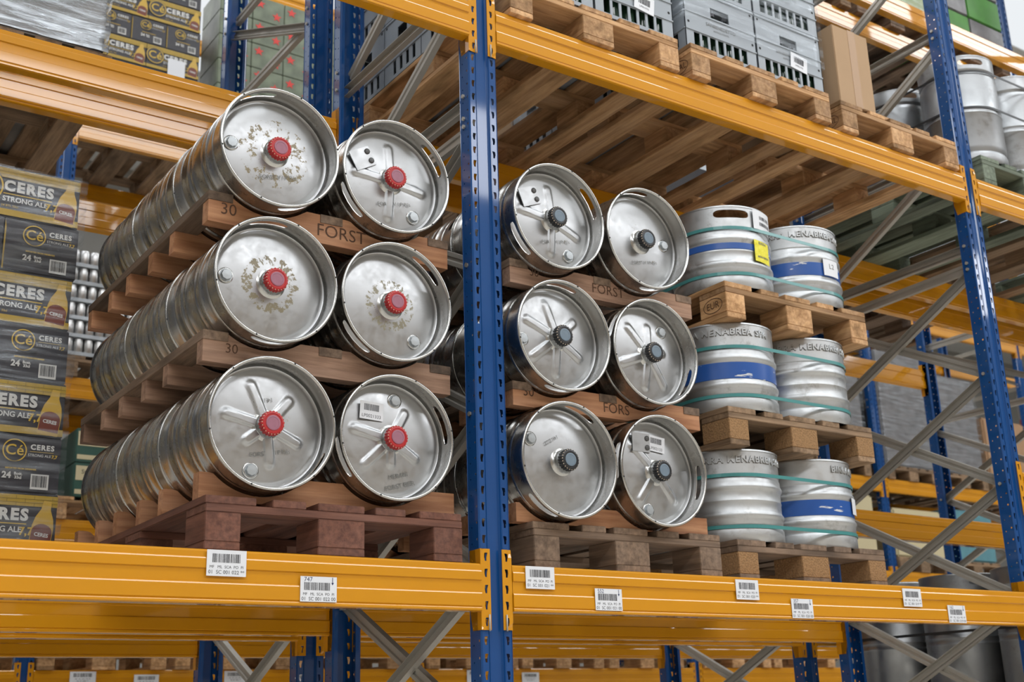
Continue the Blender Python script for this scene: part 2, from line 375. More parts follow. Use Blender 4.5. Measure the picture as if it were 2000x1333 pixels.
def post_mesh():
    mb = MB(); n = int((Z1-Z0)/.05)
    for k in range(n):
        a = Z0+k*.05; b = a+.05; c = (a+b)/2
        hole_cell(mb, lambda u, v: (u, 0, v), -.052, -.026, a, b, slot_pts(-.0385, c, False))
        hole_cell(mb, lambda u, v: (u, 0, v), .026, .052, a, b, slot_pts(.0385, c, True))
        for s in (-1, 1):
            hole_cell(mb, lambda u, v, s=s: (s*.055, u, v), .003, .026, a, b, rnd_pts(.014, c, .0042))
            hole_cell(mb, lambda u, v, s=s: (s*.055, u, v), .026, .058, a, b, rnd_pts(.042, a+.0125, .003))
    for s in (-1, 1):
        for (p, q) in [((s*.052, 0), (s*.055, .003)), ((s*.026, 0), (s*.021, .012)), ((s*.055, .058), (s*.050, .062)), ((s*.050, .062), (s*.036, .062))]:
            mb.quad((*p, Z0), (*q, Z0), (*q, Z1), (*p, Z1))
    mb.quad((-.021, .012, Z0), (.021, .012, Z0), (.021, .012, Z1), (-.021, .012, Z1))
    me = mb.mesh('post', M_blue)
    bm = bmesh.new(); bm.from_mesh(me)
    bmesh.ops.remove_doubles(bm, verts=bm.verts, dist=1e-5)
    bmesh.ops.solidify(bm, geom=bm.faces[:], thickness=.0018); bm.to_mesh(me); bm.free()
    return me
POST = post_mesh()
_br = {}
def brace_mesh(length):
    k = round(length, 3)
    if k in _br: return _br[k]
    # channel along local Y, open to +X, width in Z
    t = .0018; h = .022; d = .024
    poly = [(0, -h), (d, -h), (d, -h+t), (t, -h+t), (t, -.006), (t+.005, -.004), (t+.005, .004), (t, .006), (t, h-t), (d, h-t), (d, h), (0, h), (0, .008), (.005, .005), (.005, -.005), (0, -.008)]
    mb = MB().prism(poly, 'y', -length/2, length/2)
    _br[k] = mb.mesh('brace', M_galv); return _br[k]
FOOT = boxmesh(.14, .12, .008, M_galv, .001, 'foot_plate')
BOLT = MB().lathe([(0, -.006), (.008, -.006), (.008, 0)], 6).mesh('bolt', M_galv)
def frame(x, y0, y1, segs, label, loc_z=0):
    t = thing('rack_upright_frame', label, 'rack frame', (x, y0, Z0))
    put('post', POST, t, (0, 0, -Z0)); put('post', POST, t, (0, y1-y0, -Z0), (0, 0, PI))
    put('foot_plate', FOOT, t, (0, .04, .004)); put('foot_plate', FOOT, t, (0, y1-y0-.04, .004))
    D = y1-y0
    for (za, zb, side, nm) in segs:      # za at front, zb at rear
        a = Vector((0, .035, za-Z0)); b = Vector((0, D-.035, zb-Z0)); d = b-a
        ang = math.atan2(d.z, d.y)
        o = put(nm, brace_mesh(d.length), t, (0, (a.y+b.y)/2, (a.z+b.z)/2), (ang, 0, 0 if side > 0 else 0))
        if side < 0: o.rotation_euler = (-ang, 0, PI)
        for e in (a, b): put('bolt', BOLT, t, (-.056, e.y if e is a else e.y, e.z), (0, PI/2, 0))
    return t
SEG_A = []
z = -2.03
while z < 1.4:
    SEG_A += [(z, z+.5, 1, 'diagonal_brace'), (z+.5, z, -1, 'diagonal_brace')]; z += .5
SEG_A += [(1.50, 1.48, 1, 'horizontal_brace'), (1.585, 1.58, -1, 'horizontal_brace'), (2.12, 1.60, 1, 'diagonal_brace'), (2.07, 2.07, -1, 'horizontal_brace'), (2.68, 2.15, 1, 'diagonal_brace'),
          (2.72, 2.72, -1, 'horizontal_brace'), (3.25, 2.76, 1, 'diagonal_brace'), (3.3, 3.3, -1, 'horizontal_brace'), (3.85, 3.33, 1, 'diagonal_brace'), (4.4, 3.9, 1, 'diagonal_brace'), (5.0, 4.45, 1, 'diagonal_brace')]
SEG_B = []
z = -2.03
while z < 1.4:
    SEG_B += [(z, z+.5, 1, 'diagonal_brace'), (z+.5, z, -1, 'diagonal_brace')]; z += .5
SEG_B += [(1.55, 1.55, 1, 'horizontal_brace'), (1.60, 2.08, -1, 'diagonal_brace'), (2.12, 2.12, 1, 'horizontal_brace'), (2.15, 2.60, -1, 'diagonal_brace'), (2.63, 2.63, 1, 'horizontal_brace'),
          (2.55, 3.03, -1, 'diagonal_brace'), (3.12, 3.12, 1, 'horizontal_brace'), (3.15, 3.65, -1, 'diagonal_brace'), (3.7, 3.7, 1, 'horizontal_brace'), (3.75, 4.25, -1, 'diagonal_brace'), (4.3, 4.3, 1, 'horizontal_brace')]
AY0, AY1, BY0, BY1 = 0.004, 1.045, 1.285, 2.37
FX = [-1.824, .918, 3.66, 6.402]
CY0, CY1 = 4.9, 5.95
CX = [-2.02, .73, 3.48, 6.23, 8.98, 11.73, 14.48]
where = {-1.824: 'off to the left', .918: 'centre', 3.66: 'at the right edge', 6.402: 'beyond the right bay'}
lab = {(0, 'A'): 'blue perforated rack upright frame at the far left end of the front rack', (1, 'A'): 'blue perforated rack upright frame standing between the two lying-keg stacks',
       (2, 'A'): 'blue perforated rack upright frame at right, beside the empty pallet bay', (3, 'A'): 'blue upright frame of the front rack, farthest to the right',
       (0, 'B'): 'blue upright frame of the second rack at far left', (1, 'B'): 'blue upright frame of the second rack, behind the top left keg',
       (2, 'B'): 'blue upright frame of the second rack, behind the standing kegs', (3, 'B'): 'blue upright frame of the second rack seen through the right braces'}
for i, x in enumerate(FX):
    frame(x, AY0, AY1, SEG_A, lab[(i, 'A')]); frame(x, BY0, BY1, SEG_B, lab[(i, 'B')])
ordn = ['first', 'second', 'third', 'fourth', 'fifth', 'sixth', 'seventh']
for i, x in enumerate(CX):
    frame(x, CY0, CY1, SEG_B, 'blurred blue upright frame of the far rack across the aisle, %s from the left' % ordn[i])

# beams
def beam_poly():
    f = [(.0, -.138), (.0, -.1325), (.0008, -.1298), (.0035, -.1282), (.0, -.125), (0, -.0900), (.0008, -.0868), (.0050, -.0845), (.0050, -.052), (0, -.049), (0, -.0250), (.0008, -.0218), (.0050, -.0195), (.0050, -.006), (.0065, -.002), (.010, 0)]
    b = [(.05-y, z) for y, z in reversed(f)]
    return [(.006, -.141)]+f+b+[(.044, -.141)]
BP = beam_poly()
_bm = {}
def beam_mesh(length, mat=None):
    k = round(length, 3)
    if k not in _bm: _bm[k] = MB().prism(BP, 'x', -length/2, length/2).mesh('beam_profile', M_yel)
    return _bm[k]
def connector_mesh(side):
    # plate in front of post (XZ) + side plate ; side=-1: sits at right end of a beam (plate extends +x)
    mb = MB(); s = side
    z0, z1 = -.195, .045
    nh = 5; hh = (z1-z0)/nh
    for k in range(nh):
        a = z0+k*hh; c = a+hh/2
        hole_cell(mb, lambda u, v: (s*u, 0, v), 0.0, .034, a, a+hh, [(p-0, q) for p, q in slot_pts(.019, c, False)])
    mb.quad((0, 0, z0), (0, 0, z1), (0, .062, z1), (0, .062, z0+.05), (0, .05, z0+.0))
    me = mb.mesh('connector', M_yel)
    bm = bmesh.new(); bm.from_mesh(me); bmesh.ops.solidify(bm, geom=bm.faces[:], thickness=.003); bm.to_mesh(me); bm.free()
    return me
CONN = {1: connector_mesh(1), -1: connector_mesh(-1)}
PIN = MB().lathe([(0, -.03), (.0028, -.03), (.0028, .018), (0, .018)], 8).mesh('locking_pin', M_galv, smooth=True)
def beam(x0, x1, y, z, face, label, pins=True):
    """face=-1: outer side faces -y (front beam). y = outer face"""
    t = thing('rack_beam', label, 'rack beam', ((x0+x1)/2, y, z))
    Lh = (x1-x0)/2
    a = .055
    ybeam = -.008 if face < 0 else -.042
    put('box_beam', beam_mesh(x1-x0-2*a-.004), t, (0, ybeam, 0))
    for s in (-1, 1):
        o = put('connector', CONN[s], t, (s*(Lh-a), 0, 0))
        if face > 0: o.scale = (1, -1, 1)
        if pins: put('locking_pin', PIN, t, (s*(Lh-a+.024), -.005*(-face) if face > 0 else -.006, -.168))
    return t
def pairs(xs): return list(zip(xs[:-1], xs[1:]))
H = 1.94
bayn = ['left bay', 'right bay', 'next bay beyond the right upright']
LEV = {0: [('lower', 0.0), ('upper', H), ('top', 3.84)], 1: [('lower', 0.0), ('upper', H), ('top', 3.84)], 2: [('bottom', -.60), ('middle', .525), ('upper', H), ('top', 3.84)]}
for bi, (x0, x1) in enumerate(pairs(FX)):
    for nm, z in LEV[bi]:
        beam(x0, x1, AY0-.004, z, -1, 'yellow front beam of the front rack, %s level, %s' % (nm, bayn[bi]))
        beam(x0, x1, AY1+.004, z, 1, 'yellow rear beam of the front rack, %s level, %s' % (nm, bayn[bi]), False)
    for nm, z in [('lower', 0.0), ('upper', H), ('top', 3.84)]:
        beam(x0, x1, BY0-.004, z, -1, 'yellow front beam of the second rack, %s level, %s' % (nm, bayn[bi]), False)
        beam(x0, x1, BY1+.004, z, 1, 'yellow rear beam of the second rack, %s level, %s' % (nm, bayn[bi]), False)
for bi, (x0, x1) in enumerate(pairs(CX)):
    for nm, z in [('lowest', -.07), ('second', .86), ('third', 1.80), ('fourth', 3.66), ('highest', 5.2)]:
        beam(x0, x1, CY0-.004, z, -1, 'blurred yellow front beam of the far rack, %s level, %s bay' % (nm, ordn[bi]), False)
        beam(x0, x1, CY1+.004, z, 1, 'blurred yellow rear beam of the far rack, %s level, %s bay' % (nm, ordn[bi]), False)

# ---------------------------------------------------------------- hall
def struct(name, me, loc=(0, 0, 0)):
    o = put(name, me, None, loc); o['kind'] = 'structure'; return o
struct('floor', MB().box((-14, -19, Z0-.2), (32, 15, Z0)).mesh('floor', M_floor))
struct('wall_back', MB().box((-14, 15, Z0), (32, 15.2, 9)).mesh('wall_back', M_wall))
struct('wall_right', MB().box((32, -19, Z0), (32.2, 15, 9)).mesh('wall_right', M_wall))
struct('wall_front', MB().box((-14, -19.2, Z0), (32, -19, 9)).mesh('wall_front', M_wallf))
struct('wall_left', MB().box((-14.2, -19, Z0), (-14, 15, 9)).mesh('wall_left', M_wall))
mb = MB()
ys = [(-19, -12.8), (-10.2, -5), (-2, 2.2), (5.1, 8.5), (11.5, 15.2)]
for a, b in ys: mb.box((-14, a, SKY), (32, b, SKY+.1))
struct('ceiling', mb.mesh('ceiling', M_roof))
for i, (a, b) in enumerate([(-5, -2), (2.2, 5.1), (8.5, 11.5), (-12.8, -10.2)]):
    struct('window_%d' % (i+1), MB().box((-14, a, SKY+.02), (32, b, SKY+.06)).mesh('skylight', M_sky))
n = 5
for (x, zz) in [(21.6, 6.9), (6, 6.3)]:
    wn = struct('window_%d' % n, MB().box((-1.6, -.03, -.55), (1.6, 0, .55)).mesh('pane', M_win), (x, 14.99, zz)); n += 1
    mbf = MB()
    for q in range(9): mbf.box((-1.62+q*.4, -.06, -.56), (-1.56+q*.4, -.02, .56))
    mbf.box((-1.62, -.06, -.02), (1.62, -.02, .04))
    put('window_frame', mbf.mesh('window_frame', M_wall), wn)

# ---------------------------------------------------------------- pallets
BLKW = {'L': .1, 'M': .145}
def pallet(loc, wd, label, rotz=0, blocks=None, group=None, mark=None):
    """loc: front-left-bottom corner ; .8 (x) by 1.2 (y)"""
    wx, wy, wz = WOODS[wd]
    t = thing('wooden_pallet', label, 'pallet', loc, (0, 0, rotz), group)
    bm_ = blocks or wy
    for x, w_ in ((.05, .1), (.4, .145), (.75, .1)):
        put('bottom_board', boxmesh(w_, 1.2, .022, wy), t, (x, .6, .011))
        for y in (.0725, .6, 1.1275):
            put('block', boxmesh(w_, .145 if y != .6 else .145, .078, bm_, name='block'), t, (x, y, .061))
    for y in (.0725, .6, 1.1275):
        put('stringer_board', boxmesh(.8, .145, .022, wx), t, (.4, y, .111))
    for x, w_ in ((.0725, .145), (.2415, .10), (.4, .145), (.5585, .10), (.7275, .145)):
        put('top_board', boxmesh(w_, 1.2, .022, wy), t, (x+random.uniform(-.002, .002), .6, .133), (0, 0, random.uniform(-.003, .003)))
    if mark:
        m, ox, side = mark
        e = MB(); R1, R2 = (.052, .030), (.049, .027)
        k = 32
        for i in range(k):
            a, b = 2*PI*i/k, 2*PI*(i+1)/k
            e.quad((R1[0]*math.cos(a), R1[1]*math.sin(a), 0), (R1[0]*math.cos(b), R1[1]*math.sin(b), 0), (R2[0]*math.cos(b), R2[1]*math.sin(b), 0), (R2[0]*math.cos(a), R2[1]*math.sin(a), 0))
        rot = (PI/2, 0, -PI/2)
        st = put('stamp', e.mesh('stamp', M_burn), t, (-.0006, .0725, .061), rot)
        text('lettering', m, .038, M_burn, st, (0, 0, .0002), (0, 0, 0))
    return t
PX = {}
pallet((0, 0, 0), 'red', 'dark reddish pallet under the left stack of lying kegs')
pallet((1.0755, .018, 0), 'grey', 'dark worn pallet under the right stack of lying kegs')
pallet((2.0, .06, 0), 'grey', 'worn pallet with chipboard blocks under the lowest standing kegs', blocks=chip)
pallet((2.0, .05, .4912), 'aged', 'pallet with crumbling chipboard blocks under the middle layer of standing kegs', blocks=chip)
pallet((2.02, .03, .9818), 'fresh', 'light pallet stamped with an oval mark under the topmost standing kegs', mark=('EUR', 0, -1))
# upper level of the front rack
pallet((1.028, -.02, H), 'fresh', 'pallet on the upper beam directly right of the centre upright')
pallet((1.885, -.03, H), 'fresh', 'pallet on the upper beam under the film-wrapped grey crates', mark=('EPAL', 0, -1))
pallet((2.77, -.02, H), 'fresh', 'pallet on the upper beam under the upright brown carton', mark=('EPAL', 0, -1))
pallet((3.79, .0, H), 'green', 'green-tinted pallet under the tall kegs at top right')
pallet((4.64, .02, H), 'aged', 'second pallet in the top right bay behind the upright')
pallet((5.50, .02, H), 'green', 'third pallet in the top right bay behind the upright')
# second rack upper
for x, wd, lb in [(-.80, 'aged', 'pallet under the film-wrapped load at upper left, second rack'), 
                  (1.92, 'aged', 'pallet seen from below in the second rack, middle of the right bay'), (2.78, 'fresh', 'pallet seen from below in the second rack, right of its bay'),
                  (3.80, 'aged', 'pallet of the second rack just beyond the right upright'), (4.70, 'grey', 'second rack pallet two places beyond the right upright')]:
    pallet((x, 1.24, H), wd, lb)
pallet((-.87, 1.25, 0), 'aged', 'pallet under the tall carton stack at left, hidden behind the beam')

# ---------------------------------------------------------------- kegs
def collar_mesh(R, za, zb, slots, halfarc, zc, hh, holes=(), mat=None, th=.0028, n=144):
    """cylinder wall with stadium slots; slots angles in rad"""
    mb = MB()
    da = halfarc*1.25
    def P(a, z): return (R*math.cos(a), R*math.sin(a), z)
    cuts = sorted([(s % (2*PI)) for s in slots])
    if not cuts: arcs = [(0, 2*PI)]
    else:
        arcs = []
        for i, c in enumerate(cuts):
            nx = cuts[(i+1) % len(cuts)]+(2*PI if i == len(cuts)-1 else 0)
            arcs.append((c+da, nx-da))
    NS = 64
    zl = [zc+(q*(zb-zc) if q > 0 else q*(zc-za)) for q in [math.tan(2*PI*i/NS) for i in range(-NS//8, NS//8+1)]]
    zl[0], zl[-1] = za, zb
    for a, b in arcs:
        k = max(4, int((b-a)/(2*PI)*n))
        for i in range(k):
            t0, t1 = a+(b-a)*i/k, a+(b-a)*(i+1)/k
            for z_a, z_b in zip(zl[:-1], zl[1:]): mb.quad(P(t0, z_a), P(t1, z_a), P(t1, z_b), P(t0, z_b))
    for c in cuts:
        N = 64; outer = []; inner = []
        r = hh; str_ = halfarc-r/R
        # inner stadium param
        for i in range(N):
            t = 2*PI*i/N
            ca, sa = math.cos(t), math.sin(t)
            ex = abs(ca)**.35*(1 if ca >= 0 else -1); ez = abs(sa)**.8*(1 if sa >= 0 else -1)
            inner.append((c+ex*halfarc, zc+ez*hh))
            # project to rectangle
            m_ = max(abs(ca), abs(sa)); ox, oz = ca/m_, sa/m_
            outer.append((c+ox*da, zc+(oz*(zb-zc) if oz > 0 else oz*(zc-za))))
        K = 3
        rings = []
        for q in range(K+1):
            f = q/K; rings.append([P(o[0]*(1-f)+p[0]*f, o[1]*(1-f)+p[1]*f) for o, p in zip(outer, inner)])
        v = [p for rr in rings for p in rr]; f = []
        for q in range(K):
            for i in range(N):
                j = (i+1) % N; f.append((q*N+i, q*N+j, (q+1)*N+j, (q+1)*N+i))
        mb.add(v, f)
    me = mb.mesh('collar', mat)
    bm = bmesh.new(); bm.from_mesh(me); bmesh.ops.remove_doubles(bm, verts=bm.verts, dist=2e-5)
    for f in bm.faces:
        ctr = f.calc_center_median()
        if f.normal.dot(Vector((ctr.x, ctr.y, 0))) < 0: f.normal_flip()
    bmesh.ops.solidify(bm, geom=bm.faces[:], thickness=th); bm.to_mesh(me); bm.free()
    me.shade_smooth(); me.set_sharp_from_angle(angle=.6)
    return me
KL = .398; KR = .187
def ribs(base, marks):
    """marks: list of (z0,z1,dr) raised zones with soft shoulders"""
    return marks
BODY_PROF = [(.150, .030), (.178, .034), (.183, .036), (.183, .004), (.187, .000), (.190, .004), (.187, .010), (.187, .046), (.184, .050), (.182, .056), (.186, .062), (.187, .070),
             (.187, .108), (.1895, .111), (.1905, .115), (.1905, .124), (.1895, .128), (.187, .131), (.187, .150), (.1885, .153), (.1895, .156), (.1885, .160), (.187, .163), (.187, .226),
             (.1885, .229), (.1895, .232), (.1885, .236), (.187, .239), (.187, .256), (.1895, .259), (.1905, .263), (.1905, .272), (.1895, .276), (.187, .279), (.187, .312), (.186, .318), (.183, .322), (.184, .328), (.187, .332)]
KBODY = MB().lathe(BODY_PROF, 96, cap0=True).mesh('keg_body', M_keg, angle=.7)
RIM = MB().lathe([(.187, KL-.012), (.190, KL-.010), (.1925, KL-.006), (.1925, KL-.002), (.190, KL+.001), (.187, KL+.002), (.183, KL), (.181, KL-.004), (.181, KL-.008), (.184, KL-.011)], 96).mesh('rolled_rim', M_rim, angle=1.2)
VENT = MB()
for k in range(6):
    a = k*PI/3+.2
    VENT.add([(.188*math.cos(a)+.0028*math.cos(q), .188*math.sin(a)+.0028*math.sin(q), KL+.0026) for q in [i*PI/4 for i in range(8)]], [tuple(range(8))])
VENT = VENT.mesh('vent_holes', M_dark)
def seg_dist(px, py, ax, ay, bx, by):
    dx, dy = bx-ax, by-ay; t = max(0, min(1, ((px-ax)*dx+(py-ay)*dy)/(dx*dx+dy*dy))); return math.hypot(px-ax-t*dx, py-ay-t*dy)
def plate_mesh(arms, mat, wid=.0135, hgt=.0055, sunk=False):
    """end plate, domed; arms: list of (deg, r0, r1)"""
    mb = MB(); n = 144; rr = [0.0]+[.006*i for i in range(1, 30)]+[.178, .1835]
    zb = KL-.066
    v = []; f = []
    for r in rr:
        for i in range(n):
            a = 2*PI*i/n; x, y = r*math.cos(a), r*math.sin(a)
            z = zb+.016*(1-(r/.178)**2)
            if r >= .178: z = zb+(.0 if r == .178 else -.006)
            if .165 < r < .178: z -= .004*math.sin((r-.165)/.013*PI)
            for (dg, r0, r1) in arms:
                t = math.radians(dg); d = seg_dist(x, y, r0*math.cos(t), r0*math.sin(t), r1*math.cos(t), r1*math.sin(t))
                if d < wid*1.25:
                    q = min(1, (wid*1.25-d)/(wid*.55)); q = q*q*(3-2*q); z = max(z, z*(1-q)+(zb+.016*(1-(r/.178)**2)+hgt)*q)
            v.append((x, y, z))
    for k in range(len(rr)-1):
        for i in range(n):
            j = (i+1) % n; f.append((k*n+i, k*n+j, (k+1)*n+j, (k+1)*n+i))
    mb.add(v, f)
    me = mb.mesh('end_plate', mat, angle=1.4)
    bm = bmesh.new(); bm.from_mesh(me)
    s = sum(f.normal.z for f in bm.faces)
    if s < 0:
        for f in bm.faces: f.normal_flip()
    bm.to_mesh(me); bm.free()
    return me
NECK = MB().lathe([(.048, KL-.052), (.040, KL-.049), (.034, KL-.044), (.0315, KL-.036), (.0305, KL-.012)], 40, cap1=True).mesh('valve_neck', M_rim, angle=1.2)
def cap_mesh(mat):
    mb = MB(); n = 96
    prof = [(.029, -.018), (.0345, -.018), (.0350, -.006), (.0345, .000), (.031, .004), (.027, .0045), (.026, .003)]
    v = []; f = []
    for (r, z) in prof:
        for i in range(n):
            a = 2*PI*i/n
            k = r
            if .0335 < r: k = r*(1+.035*(1 if math.sin(a*22) > 0 else -1))
            v.append((k*math.cos(a), k*math.sin(a), z))
    for q in range(len(prof)-1):
        for i in range(n):
            j = (i+1) % n; f.append((q*n+i, q*n+j, (q+1)*n+j, (q+1)*n+i))
    f.append(tuple(range((len(prof)-1)*n, len(prof)*n)))
    return mb.add(v, f).mesh('valve_cap', mat, angle=.6)
CAPR, CAPB = cap_mesh(M_red), cap_mesh(M_blk)
CAPFACE_R = MB().lathe([(.0215, .0030), (.0215, .0046), (.0205, .0050), (.0165, .0050), (.0160, .0044), (0, .0044)], 40).mesh('cap_face', M_mauve, angle=.6)
CAPFACE_B = MB().lathe([(.0215, .0030), (.0215, .0046), (.0205, .0050), (.0165, .0050), (.0160, .0044), (0, .0044)], 40).mesh('cap_face', M_bluegrey, angle=.6)
dots = MB()
for k in range(22):
    a = 2*PI*k/22; c_, s_ = math.cos(a), math.sin(a)
    p = Vector((c_, s_, 0)); t = Vector((-s_, c_, 0))
    b0 = p*.0318+Vector((0, 0, .0040)); b1 = p*.0338+Vector((0, 0, .0024))
    dots.quad(b0-t*.0014, b1-t*.0014, b1+t*.0014, b0+t*.0014)
    dots.v[-4:] = [q+p*.0005+Vector((0, 0, .0006)) for q in dots.v[-4:]]
DOTS = dots.mesh('cap_studs', M_dot)
BUNG = MB().lathe([(.021, -.001), (.021, .003), (.017, .003), (.0165, .009), (.015, .0115), (0, .012)], 8).mesh('safety_bolt', M_bolt)
BUNGR = MB().lathe([(.024, -.001), (.0235, .0025), (.020, .003)], 32).mesh('bolt_ring', M_rim, smooth=True)
_col = {}
def rimcollar(slots):
    k = tuple(slots)
    if k not in _col:
        _col[k] = collar_mesh(.1865, .328, KL-.006, [math.radians(a) for a in slots], .34, .365, .0125, mat=M_keg, n=144)
    return _col[k]
_pl = {}
def keg(loc, rot, label, slots=(60, 240), arms=(), plate='', cap='red', bung=180, bung_r=.135, nameplate=None, barcode=None, text_a=None, gp=None):
    t = thing('steel_keg', label, 'keg', loc, rot, gp)
    put('body', KBODY, t)
    put('handle_collar', rimcollar(slots), t)
    r = put('rolled_rim', RIM, t); put('vent_holes', VENT, r)
    pm = {'': M_plate, 'a': M_res1, 'b': M_res2, 'c': M_res3, 'd': M_res4}[plate]
    k = (tuple(arms), plate)
    if k not in _pl: _pl[k] = plate_mesh(arms, pm)
    ep = put('end_plate', _pl[k], t)
    nk = put('valve_neck', NECK, t)
    if cap:
        cp = put('valve_cap', CAPR if cap == 'red' else CAPB, t, (0, 0, KL-.006), (0, 0, random.uniform(0, 6)))
        cp['label'] = 'red plastic cap' if cap == 'red' else 'black plastic cap'
        put('cap_face', CAPFACE_R if cap == 'red' else CAPFACE_B, cp); put('cap_studs', DOTS, cp)
    if bung is not None:
        a = math.radians(bung); zz = KL-.066+.016*(1-(bung_r/.178)**2)
        b = put('safety_bolt', BUNG, t, (bung_r*math.cos(a), bung_r*math.sin(a), zz)); put('bolt_ring', BUNGR, b)
    zz = KL-.066+.013
    if text_a is not None:
        for (s, deg, r_, sz) in text_a:
            a = math.radians(deg)
            text('printed_text', s, sz, M_inkg, ep, (r_*math.cos(a), r_*math.sin(a), KL-.066+.016*(1-(r_/.178)**2)+.0035), (0, 0, a+PI/2))
    if nameplate is not None:
        a = math.radians(nameplate); np_ = put('name_plate', boxmesh(.078, .066, .0035, M_plate, .0008, 'name_plate'), t, (.115*math.cos(a), .115*math.sin(a), KL-.0495), (0, 0, a+PI/4+.25))
        for q in (-.016, .016):
            put('rivet', MB_riv, np_, (-.026, q, .0015))
    if barcode is not None:
        a, r_, s, rz = barcode; a = math.radians(a)
        st = put('barcode_sticker', boxmesh(.078, .055, .0008, M_white, 0, 'sticker'), t, (r_*math.cos(a), r_*math.sin(a), KL-.0485), (0, 0, rz))
        put('barcode', barcode_mesh(.05, .02, 17), st, (0, .01, .0006))
        text('lettering', s, .0145, M_ink, st, (0, -.017, .0006), (0, 0, 0))
    return t
MB_riv = MB().lathe([(.0095, 0), (.0095, .0025), (.006, .004), (0, .0045)], 20).mesh('rivet', simple('rivet_dark', (.10, .10, .10), .5, metal=.5), smooth=True)
_bcm = {}
def barcode_mesh(w_, h_, seed, n=38):
    k = (w_, h_, seed)
    if k in _bcm: return _bcm[k]
    rd = random.Random(seed); mb = MB(); x = -w_/2
    u = w_/(n*2.05)
    while x < w_/2-u*2:
        b = u*rd.choice([.7, .7, 1.5, 2.2]); mb.quad((x, -h_/2, 0), (x+b, -h_/2, 0), (x+b, h_/2, 0), (x, h_/2, 0)); x += b+u*rd.choice([.7, .9, 1.6])
    _bcm[k] = mb.mesh('barcode', M_ink); return _bcm[k]

FACE = (PI/2, 0, 0)     # keg +Z -> -Y ; local x -> x, local y -> z
star6 = ((112, .03, .125), (50, .03, .105), (-23, .03, .105), (-82, .03, .105), (167, .03, .12), (218, .03, .07))
star5 = ((60, .03, .10), (167, .03, .12), (224, .03, .115), (-88, .03, .07), (-30, .03, .10))
cross = ((92, .03, .115), (-6, .03, .12), (268, .03, .12), (174, .03, .12))
cross2 = ((94, .03, .115), (-20, .03, .12), (268, .03, .115), (170, .03, .125))
star6b = ((108, .025, .12), (42, .025, .10), (-30, .025, .11), (268, .025, .12), (218, .025, .12), (155, .025, .125))
star6c = ((130, .025, .12), (85, .025, .10), (12, .025, .07), (-55, .025, .125), (263, .025, .115), (200, .025, .12))
tri = ((135, .03, .125), (235, .03, .12), (-48, .03, .12))
K1, K2, K3 = .360, .787, 1.207
XL, XR = .186, .583
pils = [('FORST V I P Pils', -80, .078, .018)]
sp = {
 ('L', 3, 0): dict(slots=(112, 292), plate='c', bung=178, text_a=pils, label='top left keg of the left stack, smooth end plate with flaking residue, red cap'),
 ('L', 3, 1): dict(slots=(35, 215), arms=cross, bung=-50, nameplate=150, text_a=pils, label='top right keg of the left stack, cross-embossed end with riveted name plate, red cap'),
 ('L', 2, 0): dict(slots=(97, 270), plate='a', bung=178, label='middle left keg of the left stack, ring of glue residue around red cap'),
 ('L', 2, 1): dict(slots=(48, 225), plate='b', bung=-50, label='middle right keg of the left stack, glue residue around red cap, bolt at lower right'),
 ('L', 1, 0): dict(slots=(-40, 140), arms=star6, plate='d', bung=253, text_a=pils+[('14.11.22', 100, .075, .018)], label='bottom left keg of the left stack, six-armed star embossing, red cap'),
 ('L', 1, 1): dict(slots=(20, 203), arms=star5, bung=82, bung_r=.125, barcode=(128, .105, 'LP0021333', -.05), text_a=[('FORST BIER', -75, .14, .02), ('MERAN', -75, .11, .02)], label='bottom right keg of the left stack with barcode sticker, red cap'),
 ('R', 3, 0): dict(slots=(30, 215), arms=cross2, plate='d', bung=-58, nameplate=142, cap='black', text_a=pils, label='top left keg of the right stack, cross-embossed end with riveted plate, black cap'),
 ('R', 3, 1): dict(slots=(100, 280), plate='d', bung=5, bung_r=.115, cap='black', text_a=pils, label='top right keg of the right stack, smooth end plate, bolt at right, black cap'),
 ('R', 2, 0): dict(slots=(85, 268), arms=star6b, plate='d', bung=188, cap='black', label='middle left keg of the right stack, star embossing, bolt at left, black cap'),
 ('R', 2, 1): dict(slots=(150, 330), arms=star6c, plate='d', bung=52, bung_r=.12, cap='black', label='middle right keg of the right stack, star embossing, bolt at upper right, black cap'),
 ('R', 1, 0): dict(slots=(68, 238), bung=150, cap='black', text_a=[('14.12.22', 120, .08, .018)], label='bottom left keg of the right stack, clean smooth end plate, black cap'),
 ('R', 1, 1): dict(slots=(-8, 172), arms=tri, plate='d', bung=255, nameplate=120, cap='black', barcode=(85, .10, 'LP002133', -.1), label='bottom right keg of the right stack, three-armed embossing, sticker, black cap'),
}
layn = {1: 'bottom', 2: 'middle', 3: 'top'}
for side, xs, zs, yf in (('L', (XL, XR), (K1, K2, K3), 0.0), ('R', (1.1885, 1.5856), (.3396, .7593, 1.1847), -.045)):
    sn = 'left' if side == 'L' else 'right'
    for lay, kz in enumerate(zs, 1):
        for ci, kx in enumerate(xs):
            d = dict(sp[(side, lay, ci)]); lb = d.pop('label')
            first = keg((kx, yf+KL, kz), FACE, lb, **d)
            cn = 'left' if ci == 0 else 'right'
            for j in (1, 2):
                ang = [0, 2.1, 4.0][j]+lay+ci
                o = keg((kx, yf+KL+j*.4015, kz), FACE, 'lying keg %s the %s %s keg, %s stack' % (['', 'directly behind', 'rearmost, two behind'][j], layn[lay], cn, sn),
                        slots=((70, 250) if (j+lay) % 2 else (140, 320)), cap=None, bung=None)

